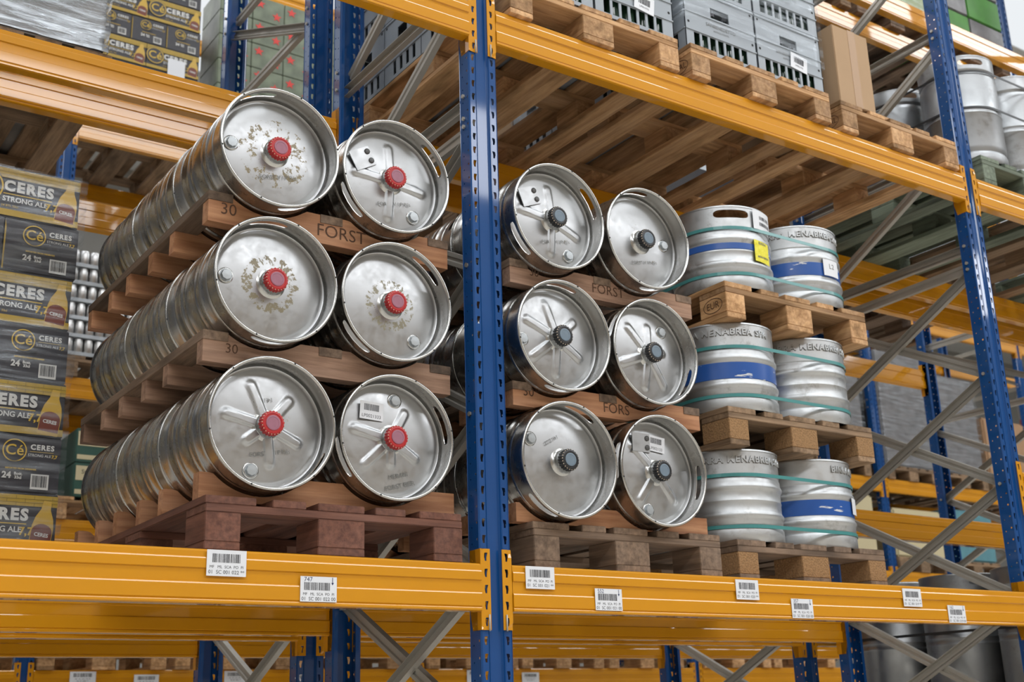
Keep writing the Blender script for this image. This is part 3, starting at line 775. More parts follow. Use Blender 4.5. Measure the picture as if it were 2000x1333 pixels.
# keg cradles
def cradle(loc, zc_low, zc_high, z0, z1, xs, wd, label, marks=(), worn=False, bottom=False):
    """loc corner (x0,y0); scalloped bars"""
    wx, wy, wz = WOODS[wd]
    t = thing('keg_cradle', label, 'keg cradle', (loc[0], loc[1], z0))
    Wd = .815; hgt = z1-z0; R = .1955
    pts_top = []; N = 60
    top = []; bot = []
    for i in range(N+1):
        x = Wd*i/N; zt = hgt; zb = 0
        for kx in xs:
            d = x+loc[0]-kx
            if abs(d) < R:
                if zc_high is not None: zt = min(zt, zc_high-math.sqrt(R*R-d*d)-z0)
                if zc_low is not None: zb = max(zb, zc_low+math.sqrt(R*R-d*d)-z0)
        if bottom: zt = max(zt, .003)
        elif zt-zb < .012:
            m_ = (zt+zb)/2; zt, zb = m_+.006, m_-.006
        top.append((x, zt)); bot.append((x, zb))
    ylist = [0.0, .285, .485, .715, .91, 1.155]
    mb = MB()
    v = []; f = []
    for (x, zt), (_, zb) in zip(top, bot):
        v += [(x, 0, zb), (x, 0, zt), (x, .045, zt), (x, .045, zb)]
    for i in range(N):
        a, b = i*4, (i+1)*4
        for q in range(4): f.append((a+q, a+(q+1) % 4, b+(q+1) % 4, b+q))
    f.append((0, 1, 2, 3)); f.append((N*4+3, N*4+2, N*4+1, N*4))
    me = mb.add(v, f).mesh('cross_bar', wx)
    first = None
    for y in ylist:
        o = put('cross_bar', me, t, (0, y, 0))
        if first is None: first = o
    if not bottom:
        for x in (.036, .345+.05, .7785):
            o = put('long_slat', boxmesh(.076 if x != .395 else .08, 1.204, .028, WOODS['grey'][1], .001), t, (x, .5995, hgt-.0125))
    for s, x, zz, sz in marks:
        text('branded_mark', s, sz, M_burn, first, (x, -.0006, zz))
    return t
cradle((.01, .085), None, K1, .144, .222, (XL, XR), 'cradle', 'bottom wooden keg cradle on the dark reddish pallet, left stack', bottom=True)
cradle((.003, .085), K1, K2, .537, .628, (XL, XR), 'cradle_worn', 'weathered middle keg cradle of the left stack', marks=(('30', .085, .045, .04),))
cradle((.0, .085), K2, K3, .962, 1.056, (XL, XR), 'cradle', 'top keg cradle of the left stack branded with large lettering', marks=(('30', .062, .045, .052), ('FORST', .43, .042, .058)))
XR2 = (1.1885, 1.5856)
cradle((1.03, .045), None, .3396, .144, .205, XR2, 'cradle', 'bottom wooden keg cradle on the worn pallet, right stack', bottom=True)
cradle((1.032, .045), .3396, .7593, .522, .602, XR2, 'cradle', 'middle keg cradle of the right stack with branded lettering', marks=(('30', .062, .050, .045), ('FORS', .43, .034, .05)))
cradle((1.035, .045), .7593, 1.1847, .946, 1.030, XR2, 'cradle_worn', 'weathered top keg cradle of the right stack', marks=(('30', .10, .05, .04), ('FORST', .42, .040, .05)))

# ---------------------------------------------------------------- standing kegs (satin)
M_lettershade = simple('letter_shade', (.16, .15, .135), .7)  # dark tone for the shade painted around the embossed letters
def curved_text(s, size, R, zc, a0, mat, ext=.0035, bold=.0002):
    me = textmesh(s, size, mat, extrude=ext, bold=bold, space=1.15)
    m2 = me.copy()
    for v in m2.vertices:
        a = a0+v.co.x/R; r = R+v.co.z; v.co = (r*math.cos(a), r*math.sin(a), zc+v.co.y)
    m2.materials.clear(); m2.materials.append(mat); return m2
SH = .346; SR = .200
SPROF_OLD = [(.17, .02), (.192, .022), (.192, .003), (.197, 0), (.2, .004), (.2, .055), (.197, .060), (.1945, .066), (.1985, .075), (.199, .088), (.1985, .096), (.2035, .102), (.2045, .108), (.2025, .115),
         (.197, .121), (.1965, .130), (.198, .136), (.198, .205), (.1965, .212), (.197, .222), (.2025, .228), (.2045, .235), (.2035, .241), (.1985, .247), (.199, .262), (.1955, .272), (.1945, .277), (.1975, .281)]
SPROF = [(.17, .02), (.192, .022), (.192, .003), (.197, 0), (.2, .004), (.2, .050), (.1985, .054), (.1950, .058), (.1955, .064), (.1985, .070), (.199, .084), (.2005, .090), (.2035, .095), (.2045, .101), (.2035, .107), (.200, .112),
         (.1975, .117), (.1975, .150), (.1990, .153), (.1990, .156), (.1975, .159), (.1975, .190), (.200, .195), (.2035, .200), (.2045, .206), (.2035, .212), (.2005, .217), (.199, .224), (.1985, .236), (.1955, .243), (.1950, .248), (.1975, .252)]
SBODY = MB().lathe(SPROF, 96).mesh('keg_body', M_satin, angle=.8)
STOP = MB().lathe([(.196, .250), (.185, .275), (.14, .296), (.06, .303), (.03, .305), (.03, .318), (0, .318)], 64).mesh('keg_dome', M_satin, angle=.8)
SRIM = MB().lathe([(.2, SH-.008), (.2, SH-.002), (.196, SH), (.190, SH-.002), (.188, SH-.010), (.191, SH-.018)], 96).mesh('rolled_rim', M_satin, smooth=True)
_scol = {}
def satin_keg(loc, rz, label, band=None, txt=True, slots=(90, 270), gp=None, tz=None):
    t = thing('steel_keg', label, 'keg', loc, (0, 0, rz), gp)
    put('body', SBODY, t); put('top_dome', STOP, t); put('rolled_rim', SRIM, t)
    if slots not in _scol: _scol[slots] = collar_mesh(.1980, .250, SH-.004, [math.radians(a) for a in slots], .37, .309, .0170, mat=M_satin)
    put('handle_collar', _scol[slots], t)
    if txt is not None:
        for a, s in ((txt, 'BIRRA MENABREA SPA'),):
            e = put('embossed_lettering', curved_text(s, .036, .1995, .306, math.radians(a), M_satin, .004), t)
            put('shade_outline', curved_text(s, .036, .1983, .3048, math.radians(a)+.003, M_lettershade, .0006, .0016), e)  # bolder dark copy behind the letters, paints in their relief shading
    if band:
        put('blue_band', MB().lathe([(.1970, band[0]), (.1996, band[0]+.001), (.1996, band[1]-.001), (.1970, band[1])], 96).mesh('blue_band', M_band, angle=.6), t)
    return t
def patch(R, a0, a1, z0, z1, mat, name='sticker', n=10, tilt=0):
    mb = MB(); v = []; f = []
    for i in range(n+1):
        a = a0+(a1-a0)*i/n; s = tilt*(i/n-.5)
        v += [(R*math.cos(a), R*math.sin(a), z0+s), (R*math.cos(a), R*math.sin(a), z1+s)]
    for i in range(n): f.append((2*i, 2*i+2, 2*i+3, 2*i+1))
    me = mb.add(v, f).mesh(name, mat); bm = bmesh.new(); bm.from_mesh(me)
    if sum(q.normal.x*q.calc_center_median().x+q.normal.y*q.calc_center_median().y for q in bm.faces) < 0:
        for q in bm.faces: q.normal_flip()
    bmesh.ops.solidify(bm, geom=bm.faces[:], thickness=-.0008); bm.to_mesh(me); bm.free(); return me
MZ = (.1448, .6355, 1.1262)
MXo = ((2.185, 2.596), (2.19, 2.601), (2.215, 2.626))
MY = (.275, .245, .235)
mk_opts = {
 (0, 0): dict(txt=250, slots=(158, 338), label='lowest front left standing keg, plain ribbed steel, embossed name visible'),
 (0, 1): dict(txt=318, slots=(40, 220+120), band=(.124, .186), label='lowest front right standing keg with scratched blue band and sticker'),
 (1, 0): dict(txt=226, slots=(-22, 158), band=(.122, .188), label='middle front left standing keg with wide blue band'),
 (1, 1): dict(txt=252, slots=(160, 340), label='middle front right standing keg, shiny collar with embossed name, no band'),
 (2, 0): dict(txt=None, slots=(242, 62), band=(.160, .187), label='topmost front left standing keg with handle hole, yellow sticker and narrow blue band'),
 (2, 1): dict(txt=246, slots=(150, 330), band=(.126, .184), label='topmost front right standing keg with blue band and paper patch'),
}
mkegs = {}
for li in range(3):
    for ci in range(2):
        for r in range(3):
            x = MXo[li][ci]; y = MY[li]+r*.411
            if r == 0:
                d = dict(mk_opts[(li, ci)]); lb = d.pop('label'); mkegs[(li, ci)] = satin_keg((x, y, MZ[li]), 0, lb, **d)
            else:
                satin_keg((x, y, MZ[li]), 0, 'standing ribbed keg, %s row, %s column, %s layer of its stack' % (['', 'middle', 'rear'][r], ['left', 'right'][ci], ['lowest', 'middle', 'topmost'][li]), txt=None)
k_ = mkegs[(2, 0)]
rad = math.radians
s_ = put('shipping_sticker', patch(.2052, rad(268), rad(304), .256, .336, M_white, tilt=.006), k_)
for q in range(2):
    mbb = MB(); rd = random.Random(q)
    for i in range(22):
        a = rad(278)+i*rad(22)/22; w2 = rad(.5)*rd.choice([.5, 1, 1.3])
        z0_ = .272+q*.026
        mbb.quad(*[(.2068*math.cos(b), .2068*math.sin(b), zz) for b, zz in ((a, z0_), (a+w2, z0_), (a+w2, z0_+.015), (a, z0_+.015))])
    put('barcode', mbb.mesh('barcode', M_ink), s_)
s_ = put('yellow_sticker', patch(.2065, rad(266), rad(291), .112, .202, M_yst, tilt=-.006), k_)
m2 = curved_text('BIRRA', .016, .2076, .192, rad(279), M_inkg, .0003); put('lettering', m2, s_)
m2 = curved_text('MENABREA', .012, .2076, .134, rad(279), M_inkg, .0003); put('lettering', m2, s_)
k_ = mkegs[(2, 1)]
s_ = put('paper_patch', patch(.2062, rad(262), rad(288), .128, .200, M_white), k_)
put('lettering', curved_text('L2', .03, .2072, .17, rad(275), M_inkg, .0003), s_)
k_ = mkegs[(0, 1)]
s_ = put('barcode_sticker', patch(.2060, rad(290), rad(312), .135, .20, M_white), k_)

def strap_mesh(path, h, mat, th=.0016):
    n = len(path); v = []; f = []
    for (x, y) in path: v += [(x, y, -h/2), (x, y, h/2)]
    for i in range(n): j = (i+1) % n; f.append((2*i, 2*j, 2*j+1, 2*i+1))
    me = MB().add(v, f).mesh('strap', mat)
    bm = bmesh.new(); bm.from_mesh(me); bmesh.ops.solidify(bm, geom=bm.faces[:], thickness=th); bm.to_mesh(me); bm.free(); return me
def hull_path(xa, xb, ya, yb, R, n=18):
    p = []
    for (cx, cy, a0) in ((xb, ya, -PI/2), (xb, yb, 0), (xa, yb, PI/2), (xa, ya, PI)):
        for i in range(n+1): a = a0+PI/2*i/n; p.append((cx+R*math.cos(a), cy+R*math.sin(a)))
    return p
for li in range(3):
    for q, zz in enumerate((.056, .248)):
        x0, x1 = MXo[li]; sm = strap_mesh(hull_path(0, x1-x0, 0, .822, .2035 if q else .2035), .013, M_teal)
        o = put('teal_strap', sm, None, (x0, MY[li], MZ[li]+zz)); tag(o, 'teal plastic strap around the %s layer of standing kegs, %s one' % (['lowest', 'middle', 'topmost'][li], ['lower', 'upper'][q]), 'strap', 'teal straps around the standing kegs')
# ---------------------------------------------------------------- tall kegs
TPROF = [(.15, .02), (.17, .022), (.178, .004), (.183, 0), (.186, .004), (.186, .05), (.183, .058), (.178, .066), (.183, .08), (.186, .095), (.186, .27), (.189, .276), (.186, .282), (.186, .30), (.189, .306), (.186, .312), (.186, .48), (.183, .495), (.178, .505), (.183, .515), (.185, .52)]
TB = MB().lathe(TPROF, 72).mesh('keg_body', M_alu, angle=.8)
TT = MB().lathe([(.183, .515), (.15, .53), (.05, .54), (.03, .542), (.03, .556), (0, .556)], 48).mesh('keg_dome', M_alu, angle=.8)
TR = MB().lathe([(.186, .588), (.186, .594), (.182, .596), (.177, .593), (.177, .585)], 72).mesh('rolled_rim', M_alu, smooth=True)
TC = {}
def tall_keg(loc, label, slots=(250, 70), gp=None):
    t = thing('tall_steel_keg', label, 'keg', loc, (0, 0, 0), gp)
    put('body', TB, t); put('top_dome', TT, t); put('rolled_rim', TR, t)
    if slots not in TC: TC[slots] = collar_mesh(.1845, .518, .590, [rad(a) for a in slots], .36, .556, .016, mat=M_alu)
    put('handle_collar', TC[slots], t); return t
for i in range(2):
    for j in range(3):
        tall_keg((3.99+i*.40, .20+j*.40, H+.147), 'tall worn keg on the green pallet, %s column, %s row' % (['left', 'right'][i], ['front', 'middle', 'back'][j]), slots=((240, 60) if i == 0 else (170, 350)))
for q, zz in enumerate((.30, .50)):
    o = put('black_strap', strap_mesh(hull_path(0, .40, 0, .80, .190), .012, M_blackstrap), None, (3.99, .20, H+.147+zz)); tag(o, 'black strap around the tall kegs on the green pallet, %s one' % ['lower', 'upper'][q], 'strap')
for i in range(2):
    for j in range(3):
        tall_keg((4.00+i*.40, 1.44+j*.40, H+.147), 'tall worn keg behind the right upright in the second rack, %s column, %s row' % (['left', 'right'][i], ['front', 'middle', 'back'][j]))
o = put('black_strap', strap_mesh(hull_path(0, .40, 0, .80, .190), .012, M_blackstrap), None, (4.0, 1.44, H+.147+.45)); tag(o, 'black strap around the kegs behind the right upright', 'strap')
# low kegs in next bay
pallet((3.80, -.02, -.60), 'aged', 'pallet under the tall kegs at lower right, nearest'); pallet((4.66, -.02, -.60), 'aged', 'pallet under the tall kegs at lower right, farther')
for i, x in enumerate((4.0, 4.40, 4.86, 5.26)):
    for j in range(3):
        tall_keg((x, .20+j*.40, -.60+.147), 'tall dull keg at lower right behind the braces, %s column from left, %s row' % (ordn[i], ['front', 'middle', 'back'][j]))
for i, x in enumerate((4.0, 4.86)):
    o = put('black_strap', strap_mesh(hull_path(0, .40, 0, .80, .190), .012, M_blackstrap), None, (x, .20, -.60+.147+.33)); tag(o, 'dark strap around the lower right kegs, %s group' % ['near', 'far'][i], 'strap')

# ---------------------------------------------------------------- shelf labels
def shelf_label(x, z, code, num=None, name='location_label', y=-.0105, lbl=None, w_=.109, h_=.068, seed=3):
    t = thing(name, lbl or ('white label ending %s, level with the top edge of the lower beam' % code.replace('*', '').strip()[-3:]), 'label', (x, y, z))
    put('sticker', boxmesh(w_, .0012, h_, M_white, 0, 'sticker'), t, (w_/2, 0, -h_/2))
    bz = -.0215 if num is None else -.0265
    put('barcode', barcode_mesh(w_*.72, .023 if num is None else .021, seed), t, (w_/2-(.004 if num else 0), -.0009, bz), UP)
    text('lettering', 'MF   ML  SCA  PO  PI', .0105, M_ink, t, (w_/2, -.0009, -.0445 if num is None else -.0475), UP)
    text('lettering', code, .0135, M_ink, t, (w_/2, -.0009, -.0580 if num is None else -.0605), UP)
    if num:
        text('number', num, .017, M_blueink, t, (.023, -.0009, -.0085), UP)
        ar = MB().quad((-.001, 0, .011), (-.001, 0, -.003), (.001, 0, -.003), (.001, 0, .011)).quad((-.004, 0, -.003), (0, 0, -.010), (.004, 0, -.003))
        put('arrow', ar.mesh('arrow', M_blueink), t, (.096, -.0009, -.0125))
    return t
for x, z, c_, nn, lb in [(.006, -.002, '01  SC 001 022 **', None, 'white location label under the left corner of the dark reddish pallet'), (.272, -.061, '01  SC 001 022 00', '747', 'white label numbered 747 on the lower beam of the left bay'),
                     (1.019, -.002, '01  SC 001 021 **', None, 'white location label just right of the centre upright, on the lower beam'), (1.285, -.061, '01  SC 001 021 00', '552', 'white label numbered 552 on the lower beam of the right bay'),
                     (1.904, -.010, '01  SC 001 020 **', None, 'white location label under the left corner of the chipboard-block pallet'), (2.171, -.068, '01  SC 001 020 00', '357', 'white label numbered 357 on the lower beam under the standing kegs'),
                     (2.790, -.012, '01  SC 001 019 **', None, 'white location label under the empty bay place, lower beam'), (3.054, -.069, '01  SC 001 019 00', '162', 'white label numbered 162 on the lower beam near the right upright')]:
    shelf_label(x, z, c_, nn, lbl=lb, seed=int(x*100))
# embossed maker text on centre upright
for zz in (.28, 1.02):
    pass
for i, x in enumerate([1.0, 1.4, 2.0, 2.5, 3.9, 4.4]):
    o = shelf_label(x, -.10 if i % 2 else -.08, '02 SC 00%d **' % i, y=CY0-.016, lbl='small blurred barcode label on the far lowest beam, %s from the left' % ordn[i], seed=i, w_=.16, h_=.10)

# ---------------------------------------------------------------- crates on the upper level
def crate_mesh(W, D, Hc):
    mb = MB()
    def wall(P, w_, n, bars):
        # bottom sill
        def q(u0, v0, u1, v1):
            a = Vector(P(u0, v0)); b = Vector(P(u1, v1)); lo = Vector((min(a.x, b.x), min(a.y, b.y), min(a.z, b.z))); hi = Vector((max(a.x, b.x), max(a.y, b.y), max(a.z, b.z)))
            if hi.x-lo.x < 1e-6: lo.x, hi.x = (0, .004) if lo.x < W/2 else (W-.004, W)
            if hi.y-lo.y < 1e-6: lo.y, hi.y = (0, .004) if lo.y < D/2 else (D-.004, D)
            mb.box(lo, hi)
        z0, z1 = .016, .080; m = .045
        q(0, 0, w_, z0); q(0, z0, m, z1); q(w_-m, z0, w_, z1)
        sw = (w_-2*m)/n
        for i in range(n): q(m+i*sw+sw*(.72 if n == 7 else .5), z0, m+(i+1)*sw, z1)
        q(0, z1, w_, .175)
        q(0, .175, w_*.37, .222); q(w_*.63, .175, w_, .222)
        q(0, .222, w_, Hc)
    wall(lambda u, v: (u, 0, v), W, bars=0, n=7); wall(lambda u, v: (u, D, v), W, bars=0, n=7)
    wall(lambda u, v: (0, u, v), D, bars=0, n=4); wall(lambda u, v: (W, u, v), D, bars=0, n=4)
    mb.box((.004, .004, .001), (W-.004, D-.004, .005))
    me = mk('crate_shell', mb.v, mb.f, M_crate)
    return me
CW, CDp, CH = .398, .30, .285
CRM = crate_mesh(CW, CDp, CH)
CRR = MB()
for z0 in (.083, .165, .27):
    CRR.box((.002, -.004, z0), (CW-.002, -.0002, z0+.006)).box((-.004, .002, z0), (-.0002, CDp-.002, z0+.006))
CRR = CRR.mesh('rib', M_crate)
HD = MB()
for (hx, hz) in ((.02, .26), (CW-.02, .26), (.02, .12), (CW-.02, .12)):
    HD.add([(hx+.006*math.cos(a), -.0006, hz+.006*math.sin(a)) for a in [i*PI/5 for i in range(10)]], [tuple(range(10))])
for (hx, hz) in ((.02, .26), (CDp-.02, .26)):
    HD.add([(-.0006, hx+.006*math.cos(a), hz+.006*math.sin(a)) for a in [i*PI/5 for i in range(10)]], [tuple(range(10))])
HD = HD.mesh('bolt_holes', M_dark)
def crate(loc, label, sticker=False, full=True, txt=True):
    t = thing('plastic_crate', label, 'crate', loc)
    put('shell', CRM, t); put('ribs', CRR, t); put('bolt_holes', HD, t)
    if txt: text('lettering', 'SANBENEDETTO', .022, M_inkg, t, (CW*.5, -.0012, .137)); text('lettering', 'ANTICA FONTE', .012, M_inkg, t, (CW*.5, -.0012, .115))
    if sticker:
        s = put('barcode_sticker', boxmesh(.10, .0012, .075, M_white, 0), t, (CW*.62, -.006, .115), (0, .12, 0))
        put('barcode', barcode_mesh(.06, .03, 5), s, (0, -.001, .008), UP); text('lettering', 'LP001970', .012, M_ink, s, (0, -.001, -.02))
    return t
BOT = MB().lathe([(0, 0), (.030, 0), (.032, .01), (.032, .12), (.026, .16), (.013, .19), (.012, .215), (.0, .215)], 14).mesh('bottle_body', M_glass, smooth=True)
BCAP = MB().lathe([(.014, .21), (.0145, .228), (0, .23)], 12).mesh('bottle_cap', M_capw, smooth=True)
def bottles(x, y, z, n, where_):
    for i in range(n):
        t = thing('glass_bottle', 'dark bottle with pale cap inside %s' % where_, 'bottle', (x+.045+i*(CW-.09)/(n-1), y+.05, z+.006), group='bottles inside the grey crates')
        put('bottle_body', BOT, t); put('bottle_cap', BCAP, t)
ZP = H+.144
for pi, (px, nm, tiers) in enumerate([(1.030, 'left', 3), (1.895, 'wrapped', 3)]):
    for tz in range(tiers):
        for cx in range(2):
            for cy in range(4):
                if cy > 0 and not (cx == 0): 
                    if cy > 1: continue
                lb = 'grey bottle crate, %s pile, tier %s from bottom, %s column, %s' % (nm, ordn[tz], ['left', 'right'][cx], ['front', 'second row', 'third row', 'back row'][cy])
                crate((px+cx*.402, -.0+cy*.303, ZP+.002+tz*.288), lb, sticker=(tz == 0 and cx == 1 and cy == 0), txt=(cy == 0))
            bottles(px+cx*.402, 0, ZP+.004+tz*.288, 5, 'the %s front crate, tier %s, %s pile' % (['left', 'right'][cx], ordn[tz], nm)) if tz < 2 else None
# film around the wrapped pile
def film_box(W, D, Hh, mat, nx=14, nz=10, amp=.004, seed=1):
    rd = random.Random(seed); mb = MB()
    per = [(0+W*i/nx, 0) for i in range(nx)]+[(W, D*i/nx) for i in range(nx)]+[(W-W*i/nx, D) for i in range(nx)]+[(0, D-D*i/nx) for i in range(nx)]
    v = []; f = []; n = len(per)
    for k in range(nz+1):
        for (x, y) in per:
            dx = rd.uniform(0, amp); nxn = (-dx if x <= 0 else dx if x >= W else 0); nyn = (-dx if y <= 0 else dx if y >= D else 0)
            v.append((x+nxn, y+nyn, Hh*k/nz))
    for k in range(nz):
        for i in range(n): j = (i+1) % n; f.append((k*n+i, k*n+j, (k+1)*n+j, (k+1)*n+i))
    me = mb.add(v, f).mesh('stretch_film', mat, smooth=True); return me
o = put('stretch_film', film_box(.815, 1.225, .74, M_film2), None, (1.886, -.010, ZP+.13)); tag(o, 'clear stretch film wrapped round the grey crate pile at top', 'stretch film')
# brown carton
t = thing('cardboard_box', 'tall brown carton with a tape strip on the upper right pallet', 'box', (2.785, -.01, ZP))
put('carton', boxmesh(.235, .62, .385, M_cart, .003, 'carton'), t, (.1175, .31, .1945)); put('tape', boxmesh(.048, .0012, .385, M_tape, 0, 'tape'), t, (.125, -.0007, .1945))
for k in range(3):
    o = put('loose_plank', boxmesh(.16, .05, .018, WOODS['fresh'][0]), None, (3.06+k*.22, .03+k*.01, ZP+.010)); tag(o, 'short plank piece lying on the upper right pallet, %s from the left' % ordn[k], 'plank')

# ---------------------------------------------------------------- beer cartons
def circle_ring(r0, r1, mat, n=40):
    mb = MB()
    for i in range(n):
        a, b = 2*PI*i/n, 2*PI*(i+1)/n
        mb.quad((r0*math.cos(a), 0, r0*math.sin(a)), (r1*math.cos(a), 0, r1*math.sin(a)), (r1*math.cos(b), 0, r1*math.sin(b)), (r0*math.cos(b), 0, r0*math.sin(b)))
    return mb.mesh('logo_ring', mat)
RINGB = circle_ring(.058, .064, M_cyel); RINGS = circle_ring(.036, .040, M_cyel)
def bottle_print():
    # tilted bottle silhouette
    half = [(.0, 0), (.034, 0), (.036, .01), (.036, .075), (.030, .105), (.016, .135), (.013, .165), (.0, .165)]
    poly = half[1:]; pts = [(x, z) for x, z in poly[:-1]]+[(-x, z) for x, z in reversed(poly[:-1])]
    return MB().add([(x, 0, z) for x, z in pts], [tuple(range(len(pts)))]).mesh('bottle_picture', M_bottle)
BPIC = bottle_print()
def bottle_label():
    pts = [(-.034, 0), (.034, 0), (.034, .045)]+[(.034*math.cos(a), .045+.028*math.sin(a)) for a in [i*PI/10 for i in range(1, 10)]]+[(-.034, .045)]
    return MB().add([(x, 0, z) for x, z in pts], [tuple(range(len(pts)))]).mesh('bottle_label', M_cbrown)
BLAB = bottle_label()
BH = .198
def brick_mesh(w_, z0, z1):
    mb = MB(); r = 0; z = z0
    while z < z1-.004:
        mb.quad((.002, 0, z), (w_-.002, 0, z), (w_-.002, 0, z+.0008), (.002, 0, z+.0008)); x = .02+(r % 2)*.03
        while x < w_-.01: mb.quad((x, 0, z), (x+.0008, 0, z), (x+.0008, 0, min(z+.012, z1)), (x, 0, min(z+.012, z1))); x += .06
        z += .012; r += 1
    return mb.mesh('brick_pattern', M_seam)
_ct = {}
def carton_big(loc, label, s=1.0):
    w_ = .40
    t = thing('beer_carton', label, 'carton', loc)
    put('box', boxmesh(w_-.003, .395, BH-.002, M_boxdk, .003, 'box'), t, (w_/2, .2, BH/2))
    f = -.0012
    if 'top' not in _ct:
        _ct['top'] = MB().quad((.002, 0, .150), (w_-.002, 0, .150), (w_-.002, 0, .189), (.002, 0, .189)).quad((.002, 0, .006), (w_-.002, 0, .006), (w_-.002, 0, .030), (.002, 0, .030)).mesh('yellow_band', M_boxye)
        _ct['line'] = MB().quad((.13, 0, .088), (.30, 0, .088), (.30, 0, .0915), (.13, 0, .0915)).mesh('yellow_line', M_cyel)
        _ct['br'] = brick_mesh(w_, .150, .189)
        _ct['disc'] = MB().add([(.068*math.cos(a), 0, .068*math.sin(a)) for a in [i*PI/16 for i in range(32)]], [tuple(range(32))]).mesh('logo_disc', M_boxdk)
    yb = put('yellow_band', _ct['top'], t, (0, f, 0)); put('brick_pattern', _ct['br'], yb, (0, -.0005, 0)); put('yellow_line', _ct['line'], t, (0, f, 0))
    lg = put('round_logo', _ct['disc'], t, (.065, f-.0004, .112)); put('logo_ring', RINGB, lg, (0, -.0006, 0)); text('logo_letters', "Cé", .085, M_cyel, lg, (0, -.0008, 0), bold=.001)
    text('lettering', 'CERES', .054, M_cwhite, t, (.217, f, .119), bold=.0028, space=1.22)
    text('lettering', 'STRONG ALE', .0265, M_cwhite, t, (.207, f, .069), bold=.0006, space=1.0)
    text('lettering', '7,7', .038, M_cyel, t, (.300, f, .064), bold=.0012)
    text('lettering', '24 BTL 33cl', .012, M_cyel, t, (.155, f, .043))
    bp = put('bottle_picture', BPIC, t, (.345, f-.0006, .008), (0, .12, 0)); bl = put('bottle_label', BLAB, bp, (0, -.0004, .012)); text('label_lettering', 'CERES', .017, M_cwhite, bl, (0, -.0004, .035), bold=.0006)
    return t
def carton_small(loc, label, w_=.262):
    t = thing('beer_carton', label, 'carton', loc)
    put('box', boxmesh(w_-.003, .395, BH-.002, M_boxdk, .003, 'box'), t, (w_/2, .2, BH/2)); f = -.0012
    if 'edge' not in _ct:
        _ct['edge'] = MB().quad((.002, 0, .002), (.007, 0, .002), (.007, 0, .16), (.002, 0, .19)).mesh('yellow_edge', M_boxye)
        _ct['hand'] = MB().quad((.09, 0, .100), (.155, 0, .100), (.155, 0, .108), (.09, 0, .108)).mesh('hand_slot', M_seam)
        _ct['bcs'] = MB().quad((.165, 0, .012), (.225, 0, .012), (.225, 0, .065), (.165, 0, .065)).mesh('barcode_panel', M_cwhite)
        _ct['bl'] = MB().quad((.155, 0, .142), (.235, 0, .142), (.235, 0, .1435), (.155, 0, .1435)).mesh('yellow_line', M_cyel)
        _ct['brs'] = brick_mesh(w_, .005, .188)
    put('yellow_edge', _ct['edge'], t, (0, f, 0)); put('hand_slot', _ct['hand'], t, (0, f, 0)); put('yellow_line', _ct['bl'], t, (0, f, 0))
    r_ = put('logo_ring', RINGS, t, (.105, f, .143)); text('logo_letters', "Cé", .052, M_cyel, r_, (0, -.0004, 0), bold=.0006)
    text('lettering', 'CERES', .025, M_cwhite, t, (.196, f, .158), bold=.0011, space=1.2); text('lettering', 'STRONG ALE', .0130, M_cwhite, t, (.188, f, .130)); text('lettering', '7,7', .016, M_cyel, t, (.238, f, .129), bold=.0006)
    text('lettering', 'IMPORTED FROM DENMARK', .008, M_cyel, t, (.13, f, .080), bold=.0003)
    text('lettering', '24', .030, M_cwhite, t, (.085, f, .055), bold=.0012); text('lettering', 'Bott.', .014, M_cwhite, t, (.123, f, .062), bold=.0006); text('lettering', '33cl', .014, M_cwhite, t, (.123, f, .049), bold=.0006)
    bp = put('barcode_panel', _ct['bcs'], t, (0, f, 0)); put('barcode', barcode_mesh(.050, .040, 9), bp, (.195, -.0006, .040), UP)
    return t
def ceres_stack(xr, y, z, rows, where_, start=0, cols=2):
    for r in range(rows):
        zz = z+r*BH; dx = random.uniform(-.008, .008)
        if (r+start) % 2 == 0:
            for c_ in range(cols): carton_big((xr-.40*(c_+1)+dx, y, zz), 'dark carton with large white lettering and bottle, %s, row %s from bottom, %s' % (where_, nm7[r], ['right', 'left', 'far left'][c_]))
        else:
            for c_ in range(cols+1): carton_small((xr-.262*(c_+1)+dx, y, zz), 'dark carton end with round logo, %s, row %s from bottom, %s' % (where_, nm7[r], ['right', 'middle', 'left', 'far left'][c_]))
nm7 = ['one', 'two', 'three', 'four', 'five', 'six', 'seven', 'eight']
ceres_stack(-.07, 1.25, .146, 7, 'left stack', 0, 2)
o = put('stretch_film', film_box(.83, 1.22, 1.38, M_film2, nx=20, nz=26, amp=.008, seed=4), None, (-.888, 1.235, .145)); tag(o, 'clear stretch film wrapped round the tall carton stack at left', 'stretch film')

# ---------------------------------------------------------------- background goods
pallet((.80, CY0-.03, 3.66), 'aged', 'far rack pallet under the upper dark beer cartons')
ceres_stack(1.61, CY0-.02, 3.66+.146, 6, 'far upper stack', 0, 2)
s = put('paper_sheet', boxmesh(.13, .002, .19, M_white, 0), None, (1.44, CY0-.030, 4.22)); tag(s, 'white paper label on the far upper beer carton stack', 'label')
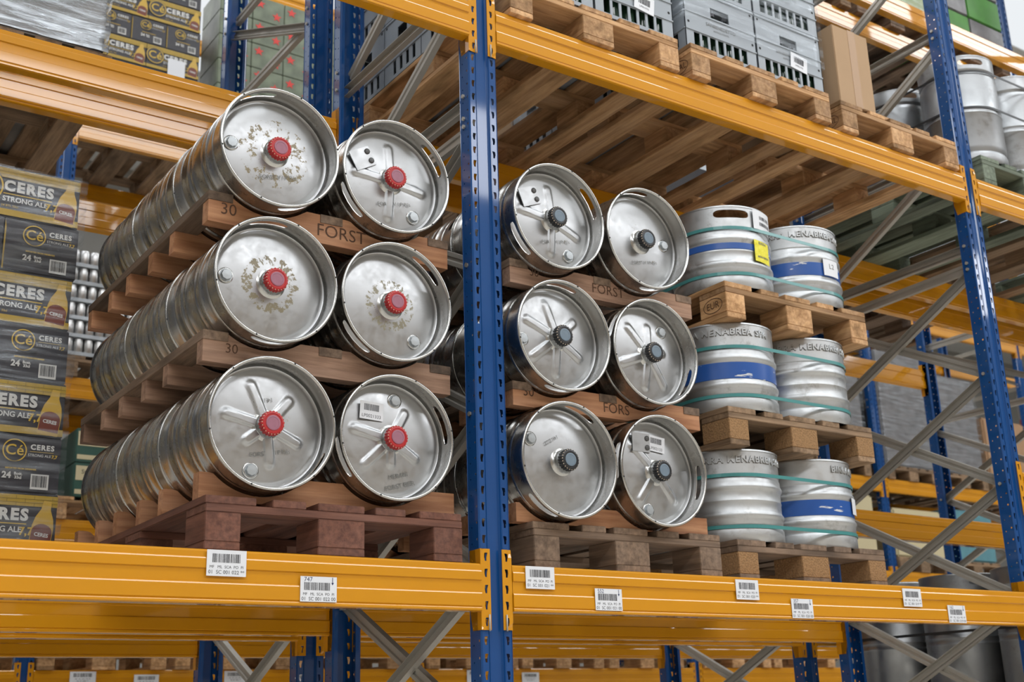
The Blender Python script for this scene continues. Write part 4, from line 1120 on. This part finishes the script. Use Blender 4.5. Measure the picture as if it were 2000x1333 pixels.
# white wrapped load upper left
def wrapped(loc, W, D, Hh, mat, label, seed, mat_in=None, name='wrapped_load', film_=None):
    t = thing(name, label, 'wrapped load', loc)
    put('load', boxmesh(W-.02, D-.02, Hh, mat, .02, 'load'), t, (W/2, D/2, Hh/2))
    if film_: put('stretch_film', film_box(W, D, Hh*.99, film_, seed=seed, amp=.006), t)
    return t
t = thing('wrapped_load', 'load of brown cartons under silvery film with green star at top left', 'wrapped load', (-.84, 1.23, ZP))
put('load', boxmesh(.80, 1.2, .9, M_wrapblue, .01, 'load'), t, (.41, .61, .452)); put('stretch_film', film_box(.82, 1.22, .9, M_film, nx=20, nz=18, amp=.008, seed=8), t)
def star_mesh(r, mat):
    pts = [(r*(1 if i % 2 == 0 else .42)*math.sin(i*PI/5), 0, r*(1 if i % 2 == 0 else .42)*math.cos(i*PI/5)) for i in range(10)]
    return MB().add([(0, 0, 0)]+pts, [(0, i+1, (i+1) % 10+1) for i in range(10)]).mesh('star', mat)
put('star_print', star_mesh(.065, M_gbox), t, (.58, -.001, .30))
# star cartons, far rack upper level
M_sbox = simple('green_white_carton', (.15, .18, .12), .5, var=.8, nscale=9)
STAR = star_mesh(.042, M_star); SBX = boxmesh(.262, .39, .21, M_sbox, .004, 'box')
def star_cartons(x0, y, z, cols, rows, where_):
    for r in range(rows):
        for c_ in range(cols):
            t = thing('star_carton', 'blurred green and white carton with red star, %s, row %s, column %s' % (where_, nm7[r], nm7[c_]), 'carton', (x0+c_*.266, y, z+r*.213))
            put('box', SBX, t, (.131, .195, .105)); put('star_print', STAR, t, (.06, -.002, .15)); put('star_print', STAR, t, (.20, -.002, .07))
pallet((1.76, CY0-.03, 3.66), 'grey', 'far rack pallet under the red star cartons, left'); star_cartons(1.76, CY0-.02, 3.808, 3, 6, 'far left pallet')
pallet((2.61, CY0-.03, 3.66), 'grey', 'far rack pallet under the red star cartons, right'); star_cartons(2.61, CY0-.02, 3.808, 3, 6, 'far right pallet')
# can trays, far rack level three
CANS = MB()
for i in range(6):
    m = MB().lathe([(.026, 0), (.031, .006), (.031, .108), (.026, .118), (0, .116)], 14); m.xf(Matrix.Translation((.034+i*.066, .034, 0))); CANS.add(m.v, m.f)
CANS = CANS.mesh('cans', M_can, smooth=True); TRAY = MB().box((0, 0, -.004), (.4, .27, .02)).mesh('tray', M_wrapw); CB = boxmesh(.39, .2, .11, M_wrapg, .01, 'pack')
def can_trays(x0, y, z, cols, rows, where_):
    for r in range(rows):
        for c_ in range(cols):
            t = thing('can_tray', 'blurred tray of silver cans, %s, row %s, column %s' % (where_, nm7[r], nm7[c_]), 'can tray', (x0+c_*.402, y, z+.005+r*.125))
            o = put('cans', CANS, t); o['kind'] = 'stuff'; put('tray', TRAY, t); put('rear_pack', CB, t, (.2, .17, .06))
pallet((.80, CY0-.03, 1.80), 'aged', 'far rack pallet under the silver can trays'); can_trays(.80, CY0-.02, 1.947, 2, 6, 'far rack left')
# green old style cartons
pallet((.80, CY0-.03, .86), 'fresh', 'far rack pallet under the green and cream cartons')
GB = boxmesh(.30, .39, .225, M_gbox, .004, 'box'); GP = MB().quad((.01, 0, .11), (.29, 0, .11), (.29, 0, .205), (.01, 0, .205)).quad((.01, 0, .02), (.29, 0, .02), (.29, 0, .05), (.01, 0, .05)).mesh('cream_panel', M_cream)
for r in range(2):
    for c_ in range(2):
        t = thing('green_carton', 'green and cream carton at lower left in the far rack, %s row, %s column' % (['lower', 'upper'][r], ['left', 'right'][c_]), 'carton', (.93+c_*.302, CY0-.02, 1.006+r*.228))
        put('box', GB, t, (.15, .195, .1125)); cp = put('cream_panel', GP, t, (0, -.0015, 0)); text('lettering', 'Staropramen', .04, M_ink, cp, (.15, -.001, .165))
# far lowest pallets
for k, x in enumerate([.80, 1.66, 2.52, 3.56, 4.40, 5.26, 6.30, 7.14]):
    pallet((x, CY0-.03, -.07), 'fresh', 'blurred pale pallet on the lowest far beam, %s from the left' % nm7[k])
for k, (x, m_) in enumerate([(1.66, M_gbox), (2.52, M_wrapw), (3.56, M_gbox), (4.40, M_wrapg)]):
    wrapped((x, CY0-.02, -.07+.145), .8, 1.1, .55, m_, 'blurred wrapped goods on the lowest far beam, %s load from the left' % nm7[k], k)
# more far loads seen through the right frame
k = 0
places = ['bay left', 'bay middle', 'bay right']
def nmk(k): x, z = FL[k][0], FL[k][1]; return '%s shelf, %s bay, %s' % ({.86: 'second', 1.8: 'third', 3.66: 'fourth'}[z], ordn[max(i for i, c in enumerate(CX) if c < x)], places[int((x-max(c for c in CX if c < x))/.85)])
FL = [(6.30, 3.66, 1.0, M_wrapw, 'white film'), (7.14, 3.66, .9, M_pgreen, 'pale green'), (7.98, 3.66, .9, M_wrapw, 'white film'),
                       (4.40, 1.80, .8, M_wrapg, 'grey film'), (5.26, 1.80, .8, M_cart2, 'brown carton'), (6.30, 1.80, 1.1, M_wrapg, 'dark film'), (7.14, 1.80, 1.2, M_wrapg, 'dark grey film'), (7.98, 1.80, 1.0, M_wrapg, 'grey'),
                       (6.30, .86, .6, M_cream, 'cream'), (7.14, .86, .5, M_gbox, 'green'), (7.98, .86, .6, M_cream, 'pale'),
                       (9.05, 1.80, 1.25, M_wrapg, 'dark film'), (9.92, 1.80, 1.1, M_wrapg, 'grey film'), (10.80, 1.80, .7, M_cart2, 'brown carton'), (9.05, .86, .5, M_cream, 'cream'), (9.92, .86, .55, M_cyan, 'bluish'), (9.05, 3.66, 1.0, M_wrapw, 'white film'), (9.92, 3.66, 1.0, M_pgreen, 'pale green')]
for (x, z, Hh, m_, d) in FL:
    pallet((x, CY0-.03, z), 'aged', 'far rack pallet, %s load, %s' % (d, nmk(k)))
    wrapped((x, CY0-.02, z+.146), .8, 1.1, Hh, m_, 'blurred %s load, far rack, %s' % (d, nmk(k)), k, film_=M_film2 if m_ in (M_wrapg,) else None)
    k += 1
# second rack loads above the lying kegs (upper level)
wrapped((1.93, 1.25, ZP), .78, 1.08, .7, M_cart, 'brown load in the second rack behind the wrapped crates', 4)
wrapped((2.79, 1.25, ZP), .78, 1.08, .30, M_boxdk, 'low dark carton load in the second rack behind the brown carton', 5)
wrapped((4.71, 1.25, ZP), .78, 1.08, .8, M_wrapw, 'white wrapped load in the second rack at far right', 6)
# top level, next bay
pallet((3.80, 1.24, 3.84), 'aged', 'pallet on the top level of the second rack at right'); pallet((4.66, 1.24, 3.84), 'grey', 'second pallet on the top level of the second rack at right')
pallet((5.50, 1.24, 3.84), 'grey', 'third pallet on the top level of the second rack at right')
for q, x in enumerate((3.80, 4.66)):
    wrapped((x, 1.25, 3.84+.146), .8, 1.08, 1.0, [M_wrapw, M_pgreen][q], 'top level wrapped load at upper right, %s' % ['white', 'pale green'][q], q, film_=M_film2)
for c_ in range(2):
    for r in range(4):
        t = thing('green_case', 'bright green case at the top right corner, %s column, row %s' % (['left', 'right'][c_], nm7[r]), 'case', (5.52+c_*.40, 1.26, 3.986+r*.24))
        put('case_body', boxmesh(.39, .8, .23, M_bgreen if (r+c_) % 2 == 0 else M_wrapg, .006, 'case'), t, (.2, .4, .117))
# gas cylinders seen through the right frame (far rack lowest visible level)
GC = MB().lathe([(0, 0), (.11, 0), (.115, .02), (.115, 1.05), (.10, 1.14), (.05, 1.2), (.03, 1.22), (.03, 1.26), (0, 1.26)], 32).mesh('cylinder_body', M_cyl, smooth=True)
GCR = MB().lathe([(.1155, .55), (.117, .56), (.117, .82), (.1155, .83)], 32).mesh('red_band', M_cylred, smooth=True)
pallet((11.80, CY0-.03, 1.80), 'aged', 'pallet of the grey gas cylinders far at right')
for i in range(3):
    t = thing('gas_cylinder', 'blurred grey gas cylinder with red band far at right, %s from left' % ordn[i], 'gas cylinder', (11.95+i*.26, CY0+.12, 1.80+.145))
    put('cylinder_body', GC, t); put('red_band', GCR, t)
